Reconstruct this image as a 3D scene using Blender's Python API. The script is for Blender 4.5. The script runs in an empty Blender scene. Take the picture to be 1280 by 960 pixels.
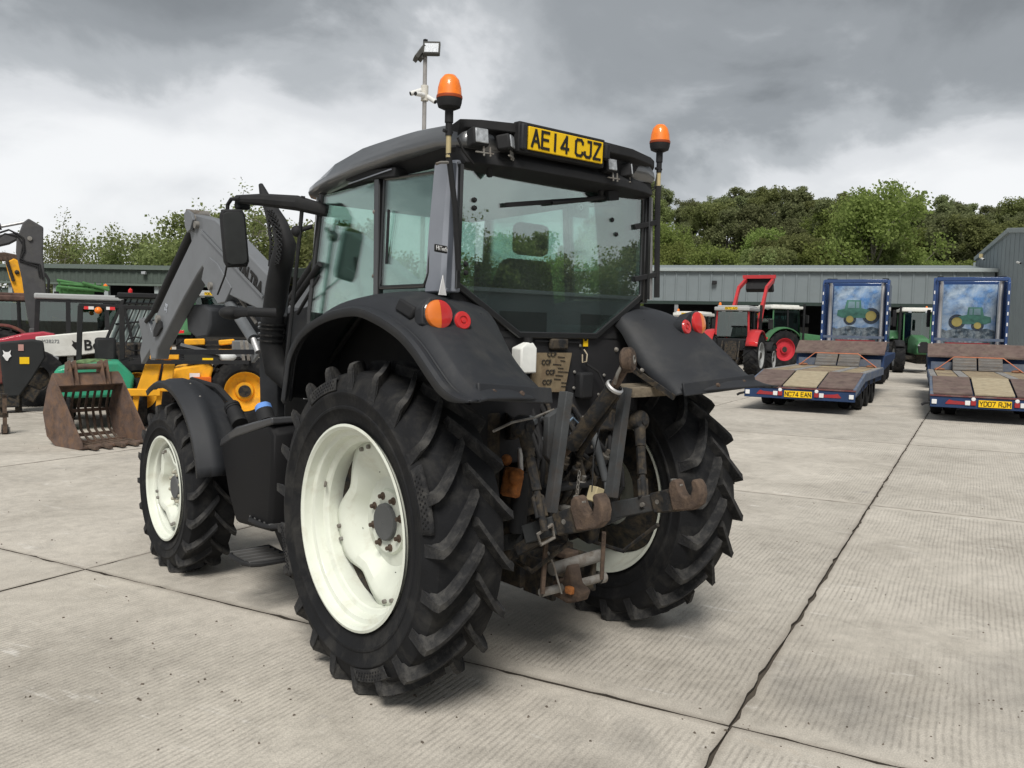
import bpy, math, random
from mathutils import Vector as V, Matrix, Euler
from math import sin, cos, pi, radians as R_, atan2, sqrt
S = bpy.context.scene
COL = S.collection
rnd = random.Random(7)
# ------------------------------------------------------------ camera
CAM = V((-3.1831, -3.7102, 1.8339)); FPX = 1062.45
CR = V((0.76400, -0.64480, 0.02290)); CF = V((0.64530, 0.76107, -0.06605))
CF.normalize(); CR = (CR - CF * CR.dot(CF)).normalized(); CU = CR.cross(CF)
cam = bpy.data.objects.new('camera', bpy.data.cameras.new('camera')); COL.objects.link(cam)
m = Matrix((CR, CU, -CF)).transposed().to_4x4(); m.translation = CAM
cam.matrix_world = m
cam.data.sensor_width = 36; cam.data.lens = 36 * FPX / 1280
cam.data.clip_start = 0.1; cam.data.clip_end = 3000
S.camera = cam
# ------------------------------------------------------------ world: overcast sky
SUN_EL, SUN_AZ = 52, 225       # azimuth: compass direction (from +Y clockwise) the light comes from
w = bpy.data.worlds.new('World'); S.world = w; w.use_nodes = True
nt = w.node_tree; nt.nodes.clear()
def N(t, tree=None, **k):
    n = (tree or nt).nodes.new(t)
    for a, b in k.items(): setattr(n, a, b)
    return n
out = N('ShaderNodeOutputWorld'); tc = N('ShaderNodeTexCoord')
sky = N('ShaderNodeTexSky', sky_type='NISHITA', sun_disc=False, sun_elevation=R_(SUN_EL), sun_rotation=R_(SUN_AZ))
bg1 = N('ShaderNodeBackground'); bg1.inputs[1].default_value = 0.08
nt.links.new(sky.outputs[0], bg1.inputs[0])
bg2 = N('ShaderNodeBackground'); bg2.inputs[1].default_value = 1.0
sep = N('ShaderNodeSeparateXYZ'); nt.links.new(tc.outputs['Generated'], sep.inputs[0])
# project the direction on a cloud deck: (x, y) / (z + 0.12)
def mth(op, a, b=None, c=None, tree=None, clamp=False):
    t = tree or nt; n = t.nodes.new('ShaderNodeMath'); n.operation = op; n.use_clamp = clamp
    for i, x in enumerate((a, b, c)):
        if x is None: continue
        if isinstance(x, (int, float)): n.inputs[i].default_value = x
        else: t.links.new(x, n.inputs[i])
    return n.outputs[0]
zz = mth('ADD', mth('MAXIMUM', sep.outputs[2], 0.0), 0.42)
cx = mth('DIVIDE', sep.outputs[0], zz); cy = mth('DIVIDE', sep.outputs[1], zz)
cmb = N('ShaderNodeCombineXYZ'); nt.links.new(cx, cmb.inputs[0]); nt.links.new(cy, cmb.inputs[1])
def noise(vec, scale, detail=5, rough=.55, dist=0, tree=None, loc=None):
    t = tree or nt; n = t.nodes.new('ShaderNodeTexNoise')
    n.inputs['Scale'].default_value = scale; n.inputs['Detail'].default_value = detail
    n.inputs['Roughness'].default_value = rough; n.inputs['Distortion'].default_value = dist
    if loc:
        mp = t.nodes.new('ShaderNodeMapping'); mp.inputs['Location'].default_value = loc; t.links.new(vec, mp.inputs[0]); vec = mp.outputs[0]
    t.links.new(vec, n.inputs['Vector']); return n.outputs[0]
def ramp(fac, stops, tree=None, interp='EASE'):
    t = tree or nt; n = t.nodes.new('ShaderNodeValToRGB'); e = n.color_ramp; e.interpolation = interp
    e.elements[0].position, e.elements[0].color = stops[0][0], (*stops[0][1], 1)
    e.elements[1].position, e.elements[1].color = stops[-1][0], (*stops[-1][1], 1)
    for p, c in stops[1:-1]:
        x = e.elements.new(p); x.color = (*c, 1)
    t.links.new(fac, n.inputs[0]); return n.outputs[0]
CLOUD_LOC = (3.1, 1.9, 0)
n1 = noise(cmb.outputs[0], 1.25, 3, .5, .2, loc=CLOUD_LOC)
n2 = noise(cmb.outputs[0], 3.4, 7, .55, .25, loc=(7.3, 2.2, 1.3))
big = mth('ADD', mth('ADD', mth('MULTIPLY', n1, .75), mth('MULTIPLY', n2, .60)), -.175)
# the cloud deck thins towards the horizon
hz = mth('MULTIPLY', mth('SUBTRACT', 0.30, sep.outputs[2]), 0.72)
val = mth('ADD', big, mth('MAXIMUM', hz, 0.0 - 0.06))
# broad bright breaks and heavy patches of the cloud deck (directions in the sky)
def blob(az, el, size, amt, stretch=1.0):
    global val
    d = V((sin(R_(az)) * cos(R_(el)), cos(R_(az)) * cos(R_(el)), sin(R_(el))))
    vm = N('ShaderNodeVectorMath', operation='SUBTRACT'); nt.links.new(tc.outputs['Generated'], vm.inputs[0]); vm.inputs[1].default_value = d
    vs_ = N('ShaderNodeVectorMath', operation='MULTIPLY'); nt.links.new(vm.outputs[0], vs_.inputs[0]); vs_.inputs[1].default_value = (1, 1, stretch)
    ln = N('ShaderNodeVectorMath', operation='LENGTH'); nt.links.new(vs_.outputs[0], ln.inputs[0])
    f = mth('SUBTRACT', 1.0, mth('DIVIDE', mth('ADD', ln.outputs['Value'], mth('MULTIPLY', mth('SUBTRACT', n2, .5), .35)), size), clamp=True)
    f = mth('MULTIPLY', mth('MULTIPLY', f, f), mth('SUBTRACT', 3.0, mth('MULTIPLY', f, 2.0)))
    val = mth('ADD', val, mth('MULTIPLY', f, amt))
CAZ = 40.3
blob(CAZ - 30, 10, .34, .125, 1.4); blob(CAZ - 16, 8, .30, .12, 1.4); blob(CAZ + 15, 15, .30, .10); blob(CAZ + 33, 6.5, .26, .17, 1.8); blob(CAZ - 2, 14, .22, .07)
blob(CAZ - 22, 22, .35, -.13, 1.8); blob(CAZ + 4, 26, .5, -.06); blob(CAZ + 24, 17, .24, -.05)
cc = ramp(val, [(0.32, (.155, .165, .172)), (0.44, (.215, .228, .238)), (0.53, (.32, .335, .347)), (0.62, (.50, .51, .522)), (0.76, (.63, .635, .64))])
nt.links.new(cc, bg2.inputs[0])
mx = N('ShaderNodeMixShader'); mx.inputs[0].default_value = 0.94
nt.links.new(bg1.outputs[0], mx.inputs[1]); nt.links.new(bg2.outputs[0], mx.inputs[2])
nt.links.new(mx.outputs[0], out.inputs[0])
# ------------------------------------------------------------ sun (overcast: weak and wide)
sl = bpy.data.lights.new('sun', 'SUN'); sl.energy = 2.4; sl.angle = R_(22); sl.color = (1, .96, .9)
sun = bpy.data.objects.new('sun', sl); COL.objects.link(sun)
sd = V((sin(R_(SUN_AZ)) * cos(R_(SUN_EL)), cos(R_(SUN_AZ)) * cos(R_(SUN_EL)), sin(R_(SUN_EL))))
sun.rotation_euler = sd.to_track_quat('Z', 'Y').to_euler(); sun.location = (0, 0, 30)
S.view_settings.view_transform = 'Standard'; S.view_settings.look = 'None'
S.view_settings.exposure = 0.60; S.view_settings.gamma = 1
S.render.engine = 'CYCLES'

# ------------------------------------------------------------ measuring: a picture point on a known plane
def ray(u, v): return CR * ((u - 640) / FPX) - CU * ((v - 480) / FPX) + CF
def at(u, v, ax, c):
    d = ray(u, v); i = 'xyz'.index(ax); t = (c - CAM[i]) / d[i]; return CAM + d * t
def spot(u, d, z=0.0):         # ground point seen in column u at depth d
    p = CAM + CF * d + CR * (d * (u - 640) / FPX); s = (z - p.z) / CU.z; return p + CU * s
def pz(u, v, d): return CAM + ray(u, v) * d

# ------------------------------------------------------------ mesh builder
class MB:
    def __init__(s): s.v = []; s.f = []
    def add(s, vs, fs, M=None):
        o = len(s.v); s.v += [tuple(M @ V(p)) if M else tuple(p) for p in vs]; s.f += [tuple(o + i for i in f) for f in fs]; return s
    def box(s, c, d, rot=(0, 0, 0), top=(1, 1), M=None):
        x, y, z = d[0] / 2, d[1] / 2, d[2] / 2; a, b = top
        vs = [(-x, -y, -z), (x, -y, -z), (x, y, -z), (-x, y, -z), (-x * a, -y * b, z), (x * a, -y * b, z), (x * a, y * b, z), (-x * a, y * b, z)]
        m = Matrix.Translation(V(c)) @ Euler([R_(q) for q in rot]).to_matrix().to_4x4()
        if M: m = M @ m
        return s.add(vs, [(3, 2, 1, 0), (4, 5, 6, 7), (0, 1, 5, 4), (1, 2, 6, 5), (2, 3, 7, 6), (3, 0, 4, 7)], m)
    def bar(s, p, q, wd, th, up=(0, 0, 1), w2=None, t2=None):      # rectangular bar p->q, width along side, thickness along up
        p, q = V(p), V(q); d = (q - p).normalized(); u = V(up); sd_ = d.cross(u)
        if sd_.length < 1e-4: sd_ = d.cross(V((0, 1, 0)))
        sd_.normalize(); u = sd_.cross(d); w2 = wd if w2 is None else w2; t2 = th if t2 is None else t2; vs = []
        for c, a, b in ((p, wd / 2, th / 2), (q, w2 / 2, t2 / 2)):
            vs += [c - sd_ * a - u * b, c + sd_ * a - u * b, c + sd_ * a + u * b, c - sd_ * a + u * b]
        return s.add(vs, [(0, 1, 2, 3), (7, 6, 5, 4), (0, 4, 5, 1), (1, 5, 6, 2), (2, 6, 7, 3), (3, 7, 4, 0)])
    def path(s, pts, r, n=8, cap=True, closed=False):
        pts = [V(p) for p in pts]; k = len(pts); rs = r if isinstance(r, (list, tuple)) else [r] * k; vs = []; fs = []; ref = None
        for i, p in enumerate(pts):
            if closed: t = pts[(i + 1) % k] - pts[i - 1]
            else: t = pts[min(i + 1, k - 1)] - pts[max(i - 1, 0)]
            t.normalize()
            if ref is None: ref = t.orthogonal().normalized()
            ref = (ref - t * ref.dot(t)); ref = ref.normalized() if ref.length > 1e-5 else t.orthogonal().normalized()
            b = t.cross(ref)
            for j in range(n):
                a = 2 * pi * j / n; vs.append(p + (ref * cos(a) + b * sin(a)) * rs[i])
        m_ = k if closed else k - 1
        for i in range(m_):
            for j in range(n):
                i2 = (i + 1) % k; fs.append((i * n + j, i * n + (j + 1) % n, i2 * n + (j + 1) % n, i2 * n + j))
        if cap and not closed: fs += [tuple(range(n - 1, -1, -1)), tuple((k - 1) * n + j for j in range(n))]
        return s.add(vs, fs)
    def tube(s, p, q, r, r2=None, n=14): return s.path([p, q], [r, r if r2 is None else r2], n)
    def lathe(s, prof, c=(0, 0, 0), ax=(1, 0, 0), n=48, rmod=None, closed=False, a0=0, a1=2 * pi):
        # prof: (radius, offset along axis)
        ax = V(ax).normalized(); e1 = V((0, 1, 0)) if abs(ax.y) < .9 else V((1, 0, 0)); e1 = (e1 - ax * e1.dot(ax)).normalized(); e2 = ax.cross(e1)
        full = abs(a1 - a0 - 2 * pi) < 1e-6; m_ = n if full else n + 1; vs = []; fs = []; k = len(prof); c = V(c)
        for i in range(m_):
            a = a0 + (a1 - a0) * i / n
            for r, h in prof:
                rr = r * (rmod(a, r) if rmod else 1); vs.append(c + (e1 * cos(a) + e2 * sin(a)) * rr + ax * h)
        for i in range(n):
            i2 = (i + 1) % m_
            for j in range(k if closed else k - 1):
                j2 = (j + 1) % k; fs.append((i * k + j, i * k + j2, i2 * k + j2, i2 * k + j))
        return s.add(vs, fs)
    def prism(s, pts, ax, c0, c1, M=None):
        # pts: 2-D outline in the two other axes (x: y,z / y: x,z / z: x,y)
        def mk(p, c): return {'x': (c, p[0], p[1]), 'y': (p[0], c, p[1]), 'z': (p[0], p[1], c)}[ax]
        n = len(pts); vs = [mk(p, c0) for p in pts] + [mk(p, c1) for p in pts]
        return s.add(vs, [tuple(range(n)), tuple(range(2 * n - 1, n - 1, -1))] + [(i, i + n, (i + 1) % n + n, (i + 1) % n) for i in range(n)], M)
    def loft(s, rings, cap=True, closed=True):
        n = len(rings[0]); vs = [p for r in rings for p in r]; fs = []
        for i in range(len(rings) - 1):
            for j in range(n if closed else n - 1):
                j2 = (j + 1) % n; fs.append((i * n + j, i * n + j2, (i + 1) * n + j2, (i + 1) * n + j))
        if cap and closed: fs += [tuple(range(n - 1, -1, -1)), tuple((len(rings) - 1) * n + j for j in range(n))]
        return s.add(vs, fs)
    def sphere(s, c, r, n=12, k=8, sc=(1, 1, 1)):
        c = V(c); vs = [c + V((0, 0, r * sc[2]))]; fs = []
        for i in range(1, k):
            t = pi * i / k
            for j in range(n):
                a = 2 * pi * j / n; vs.append(c + V((r * sin(t) * cos(a) * sc[0], r * sin(t) * sin(a) * sc[1], r * cos(t) * sc[2])))
        vs.append(c - V((0, 0, r * sc[2]))); L = len(vs) - 1
        for j in range(n):
            fs.append((0, 1 + j, 1 + (j + 1) % n)); fs.append((L, L - n + (j + 1) % n, L - n + j))
            for i in range(k - 2): fs.append((1 + i * n + j, 1 + (i + 1) * n + j, 1 + (i + 1) * n + (j + 1) % n, 1 + i * n + (j + 1) % n))
        return s.add(vs, fs)
    def mirror(s):
        m_ = MB(); m_.v = [(-x, y, z) for x, y, z in s.v]; m_.f = [tuple(reversed(f)) for f in s.f]; return m_
    def build(s, name, mat_, parent=None, bevel=0, ang=35, solid=0, seg=2, sub=0, label=None, stuff=False, flat=False, off=0):
        me = bpy.data.meshes.new(name); me.from_pydata(s.v, [], s.f); me.materials.append(mat_)
        import bmesh
        b = bmesh.new(); b.from_mesh(me); bmesh.ops.recalc_face_normals(b, faces=b.faces); b.to_mesh(me); b.free()
        if not flat:
            me.polygons.foreach_set('use_smooth', [True] * len(me.polygons)); me.set_sharp_from_angle(angle=R_(ang))
        o = bpy.data.objects.new(name, me); COL.objects.link(o)
        if parent: o.parent = parent
        if solid:
            q = o.modifiers.new('solid', 'SOLIDIFY'); q.thickness = solid; q.offset = off
        if sub: q = o.modifiers.new('sub', 'SUBSURF'); q.levels = q.render_levels = sub
        if bevel:
            q = o.modifiers.new('bevel', 'BEVEL'); q.width = bevel; q.segments = seg; q.limit_method = 'ANGLE'; q.angle_limit = R_(40)
        if label: o['label'] = label
        if stuff: o['kind'] = 'stuff'
        return o
def tag(o, label=None, cat=None, group=None, kind=None):
    for k, x in (('label', label), ('category', cat), ('group', group), ('kind', kind)):
        if x: o[k] = x
    return o
def thing(name, label, cat, loc=(0, 0, 0), rz=0, group=None):
    o = bpy.data.objects.new(name, None); COL.objects.link(o); o.location = loc; o.rotation_euler = (0, 0, rz)
    return tag(o, label, cat, group)
def dup(o, loc=None, rz=None, label=None, parent=None, sc=None):
    c = o.copy(); COL.objects.link(c)
    if parent: c.parent = parent
    for ch in list(o.children): dup(ch, parent=c)
    if loc is not None: c.location = loc
    if rz is not None: c.rotation_euler = (0, 0, rz)
    if sc is not None: c.scale = sc
    if label: c['label'] = label
    return c
def text(s_, size, name, mat_, parent, M, ext=.002, sx=1, bold=0, label=None):
    cu = bpy.data.curves.new(name, 'FONT'); cu.body = s_; cu.size = size; cu.extrude = ext; cu.align_x = 'CENTER'; cu.align_y = 'CENTER'; cu.offset = bold
    cu.resolution_u = 3
    t = bpy.data.objects.new(name, cu); COL.objects.link(t); bpy.context.view_layer.update()
    me = bpy.data.meshes.new_from_object(t); bpy.data.objects.remove(t); me.materials.clear(); me.materials.append(mat_)
    me.transform(M @ Matrix.Diagonal((sx, 1, 1, 1)))
    o = bpy.data.objects.new(name, me); COL.objects.link(o); o.parent = parent
    if label: o['label'] = label
    return o
PG = {'A': [[(0, 0), (.31, 1), (.62, 0)], [(.13, .33), (.49, .33)]], 'B': [[(0, 0), (0, 1), (.45, 1), (.58, .88), (.58, .64), (.45, .54), (0, .54)], [(.45, .54), (.62, .42), (.62, .12), (.48, 0), (0, 0)]],
 'C': [[(.62, .78), (.62, .86), (.48, 1), (.14, 1), (0, .86), (0, .14), (.14, 0), (.48, 0), (.62, .14), (.62, .22)]], 'D': [[(0, 0), (0, 1), (.42, 1), (.62, .80), (.62, .2), (.42, 0), (0, 0)]],
 'E': [[(.58, 1), (0, 1), (0, 0), (.58, 0)], [(0, .53), (.50, .53)]], 'F': [[(.58, 1), (0, 1), (0, 0)], [(0, .53), (.50, .53)]], 'J': [[(.28, 1), (.55, 1), (.55, .14), (.42, 0), (.14, 0), (0, .14), (0, .28)]],
 'K': [[(0, 0), (0, 1)], [(.6, 1), (.05, .42)], [(.22, .6), (.62, 0)]], 'L': [[(0, 1), (0, 0), (.55, 0)]], 'M': [[(0, 0), (0, 1), (.33, .35), (.66, 1), (.66, 0)]], 'N': [[(0, 0), (0, 1), (.60, 0), (.60, 1)]],
 'O': [[(.14, 0), (0, .14), (0, .86), (.14, 1), (.48, 1), (.62, .86), (.62, .14), (.48, 0), (.14, 0)]], 'P': [[(0, 0), (0, 1), (.48, 1), (.62, .86), (.62, .58), (.48, .45), (0, .45)]],
 'R': [[(0, 0), (0, 1), (.48, 1), (.62, .86), (.62, .60), (.48, .48), (0, .48)], [(.36, .48), (.62, 0)]], 'V': [[(0, 1), (.31, 0), (.62, 1)]], 'X': [[(0, 0), (.60, 1)], [(0, 1), (.60, 0)]], 'Y': [[(0, 1), (.31, .48), (.62, 1)], [(.31, .48), (.31, 0)]],
 'Z': [[(0, 1), (.60, 1), (0, 0), (.60, 0)]], '1': [[(.28, 0), (.28, 1)]], '4': [[(.46, 0), (.46, 1), (0, .25), (.62, .25)]], '6': [[(.55, .9), (.45, 1), (.14, 1), (0, .86), (0, .14), (.14, 0), (.48, 0), (.62, .14), (.62, .44), (.48, .56), (0, .56)]],
 '7': [[(0, 1), (.6, 1), (.2, 0)]]}
PG['0'] = PG['O']
def plate_text(s_, h, name, mat_, parent, M, ext=.0015, wk=.80, st=.15):
    adv = .62 * wk + .22; tot = sum(.45 if c == ' ' else adv for c in s_) - .22; x = -tot / 2; mb = MB(); k = 0
    for c in s_:
        if c == ' ': x += .45; continue
        for pl_ in PG[c]:
            for a, b in zip(pl_, pl_[1:]):
                p, q = V(((x + a[0] * wk) * h, (a[1] - .5) * h, ext)), V(((x + b[0] * wk) * h, (b[1] - .5) * h, ext)); d = (q - p).normalized() * st * h * .42
                k += 1; mb.bar(p - d, q + d, st * h, ext * 2 + .0002 * (k % 3), up=(0, 0, 1))
        x += adv
    mb.v = [tuple(M @ V(v_)) for v_ in mb.v]; return mb.build(name, mat_, parent, flat=True)
def frame(o, xd, yd):          # matrix whose x, y run along the given directions, at o
    x = V(xd).normalized(); z = x.cross(V(yd)).normalized(); y = z.cross(x)
    m_ = Matrix((x, y, z)).transposed().to_4x4(); m_.translation = V(o); return m_

# ------------------------------------------------------------ materials
MATS = {}
def mat(name, col, rough=.5, metal=0, var=.12, vs=5, bump=0, bs=60, dirt=None, da=.5, ds=3, coat=0, spec=.5, trans=0, emit=0, objrand=0, rv=.1, ior=1.45):
    if name in MATS: return MATS[name]
    m_ = bpy.data.materials.new(name); MATS[name] = m_; m_.use_nodes = True; t = m_.node_tree; p = t.nodes['Principled BSDF']
    tcn = t.nodes.new('ShaderNodeTexCoord'); vec = tcn.outputs['Object']
    if objrand:
        oi = t.nodes.new('ShaderNodeObjectInfo')
    nz = noise(vec, vs, 5, .6, .2, tree=t)
    c = tuple(col)
    lo = tuple(max(0, x * (1 - var * 1.6)) for x in c); hi = tuple(min(1, x * (1 + var * 1.4)) for x in c)
    o_ = ramp(nz, [(.25, lo), (.5, c), (.78, hi)], tree=t, interp='LINEAR')
    if dirt:
        nd = noise(vec, ds, 8, .68, .4, tree=t, loc=(4, 1, 7))
        mk = ramp(nd, [(max(0, .60 - da * .35), (0, 0, 0)), (.72 - da * .18, (1, 1, 1))], tree=t, interp='LINEAR')
        mi = t.nodes.new('ShaderNodeMix'); mi.data_type = 'RGBA'; mi.inputs[7].default_value = (*dirt, 1)
        fm = mth('MULTIPLY', mk, min(1, da * 1.5), tree=t, clamp=True)
        t.links.new(fm, mi.inputs[0]); t.links.new(o_, mi.inputs[6]); o_ = mi.outputs[2]
    if objrand:
        hs = t.nodes.new('ShaderNodeHueSaturation')
        t.links.new(mth('ADD', mth('MULTIPLY', oi.outputs['Random'], objrand, tree=t), 1 - objrand / 2, tree=t), hs.inputs['Value'])
        t.links.new(mth('ADD', mth('MULTIPLY', oi.outputs['Random'], objrand * .08, tree=t), .5 - objrand * .04, tree=t), hs.inputs['Hue'])
        t.links.new(o_, hs.inputs['Color']); o_ = hs.outputs[0]
    t.links.new(o_, p.inputs['Base Color'])
    nr = noise(vec, vs * 2.3, 4, .6, tree=t, loc=(9, 3, 2))
    t.links.new(mth('ADD', mth('MULTIPLY', nr, rv * 2), max(.02, rough - rv), tree=t, clamp=True), p.inputs['Roughness'])
    p.inputs['Metallic'].default_value = metal; p.inputs['Specular IOR Level'].default_value = spec
    p.inputs['Coat Weight'].default_value = coat; p.inputs['Coat Roughness'].default_value = .08; p.inputs['IOR'].default_value = ior
    if trans: p.inputs['Transmission Weight'].default_value = trans
    if emit: p.inputs['Emission Color'].default_value = (*col, 1); p.inputs['Emission Strength'].default_value = emit
    if bump:
        nb = noise(vec, bs, 4, .6, tree=t); b = t.nodes.new('ShaderNodeBump'); b.inputs['Strength'].default_value = bump; b.inputs['Distance'].default_value = .01
        t.links.new(nb, b.inputs['Height']); t.links.new(b.outputs[0], p.inputs['Normal'])
    return m_
def glass(name, tint=(.75, .9, .85), refl=.12, rough=.01, haze=0):
    m_ = bpy.data.materials.new(name); m_.use_nodes = True; t = m_.node_tree; t.nodes.clear()
    o_ = t.nodes.new('ShaderNodeOutputMaterial'); tr = t.nodes.new('ShaderNodeBsdfTransparent'); tr.inputs[0].default_value = (*tint, 1)
    gl = t.nodes.new('ShaderNodeBsdfGlossy'); gl.inputs['Roughness'].default_value = rough; gl.inputs[0].default_value = (.95, 1, .98, 1)
    fr = t.nodes.new('ShaderNodeLayerWeight'); fr.inputs[0].default_value = .28
    f = mth('ADD', mth('MULTIPLY', fr.outputs['Fresnel'], .75, tree=t), refl, tree=t, clamp=True)
    mx_ = t.nodes.new('ShaderNodeMixShader'); t.links.new(f, mx_.inputs[0]); t.links.new(tr.outputs[0], mx_.inputs[1]); t.links.new(gl.outputs[0], mx_.inputs[2])
    last = mx_.outputs[0]
    if haze:
        df = t.nodes.new('ShaderNodeBsdfDiffuse'); df.inputs[0].default_value = (.5, .55, .55, 1); m2 = t.nodes.new('ShaderNodeMixShader')
        tcn = t.nodes.new('ShaderNodeTexCoord'); nz = noise(tcn.outputs['Object'], 2.5, 5, .6, tree=t)
        t.links.new(mth('MULTIPLY', nz, haze * 2, tree=t), m2.inputs[0]); t.links.new(last, m2.inputs[1]); t.links.new(df.outputs[0], m2.inputs[2]); last = m2.outputs[0]
    t.links.new(last, o_.inputs[0]); return m_
black = mat('black_plastic', (.010, .0105, .012), .36, var=.2, bump=.06, bs=160, dirt=(.035, .034, .031), da=.22)
blackg = mat('gloss_black_paint', (.006, .0065, .007), .14, var=.1, coat=.8)
dgrey = mat('dark_grey_plastic', (.017, .019, .023), .26, var=.12, bump=.05, bs=260, dirt=(.07, .068, .062), da=.25, ds=2)
rubber = mat('tyre_rubber', (.0095, .010, .0115), .45, var=.25, vs=4, bump=.25, bs=45, dirt=(.05, .048, .044), da=.34, ds=5, spec=.3)
rubtop = mat('worn_lug_rubber', (.016, .0165, .018), .58, var=.25, bump=.5, bs=70, dirt=(.085, .082, .076), da=.42, ds=9)
white = mat('cream_rim_paint', (.66, .69, .61), .34, var=.05, dirt=(.42, .38, .28), da=.22, ds=7, coat=.2)
steel = mat('worn_steel', (.30, .29, .27), .38, .8, var=.2, bump=.2, dirt=(.12, .08, .05), da=.4, ds=12)
chrome = mat('bright_steel', (.6, .6, .6), .2, 1, var=.1)
iron = mat('greasy_black_iron', (.022, .023, .025), .45, .3, var=.3, vs=14, bump=.3, bs=80, dirt=(.11, .085, .055), da=.5, ds=14)
linkg = mat('grey_link_paint', (.055, .059, .062), .5, .1, var=.2, vs=9, bump=.2, bs=90, dirt=(.06, .045, .035), da=.35, ds=9)
rust = mat('rusty_steel', (.080, .058, .046), .75, .2, var=.35, vs=10, bump=.5, bs=60, dirt=(.15, .105, .075), da=.5, ds=16)
brustp = mat('brown_rusty_plate', (.115, .080, .066), .7, .15, var=.35, vs=4, bump=.4, bs=40, dirt=(.21, .12, .07), da=.45, ds=6)
orust = mat('orange_rust', (.36, .13, .035), .8, 0, var=.4, vs=25, bump=.6, bs=80, dirt=(.12, .06, .03), da=.4, ds=20)
lgrey = mat('loader_grey_paint', (.15, .160, .172), .38, .1, var=.08, vs=3, dirt=(.12, .12, .12), da=.2, ds=5, coat=.2)
silver = mat('silver_trim', (.27, .29, .33), .3, .3, var=.06)
gbeige = mat('aged_zinc', (.55, .47, .28), .4, .6, var=.15)
yellow = mat('machine_yellow', (.78, .37, .015), .4, var=.1, dirt=(.3, .17, .06), da=.3, ds=5)
plateY = mat('number_plate_yellow', (.82, .52, .005), .35, var=.03)
inkm = mat('black_print', (.012, .012, .012), .5, var=0)
orangeL = mat('amber_lens', (.90, .20, .008), .12, var=.12, vs=30, coat=.6)
redL = mat('red_lens', (.65, .012, .015), .15, var=.05, coat=.6)
lampG = mat('clear_lamp_glass', (.38, .40, .42), .15, .35, var=.35, vs=40, coat=.5)
tailA = mat('tail_lamp_amber', (.70, .17, .012), .15, var=.1, coat=.6); tailR = mat('tail_lamp_red', (.50, .015, .015), .15, var=.1, coat=.6)
greyp = mat('grey_metal_paint', (.25, .26, .27), .5, .2)
hose = mat('hose_rubber', (.015, .015, .016), .45, var=.2)
seatm = mat('seat_fabric', (.03, .03, .033), .85, var=.2)
G1 = glass('cab_glass', (.84, .95, .91), .05)
G2 = glass('rear_cab_glass', (.72, .86, .82), .20, haze=.03)
G3 = glass('far_cab_glass', (.34, .46, .43), .10)
# ============================================================ SETTING
E1 = V((.9322, .3617, 0)).normalized(); E2 = V((-E1.y, E1.x, 0)); J0 = V((.12, -1.45, 0))
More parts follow.
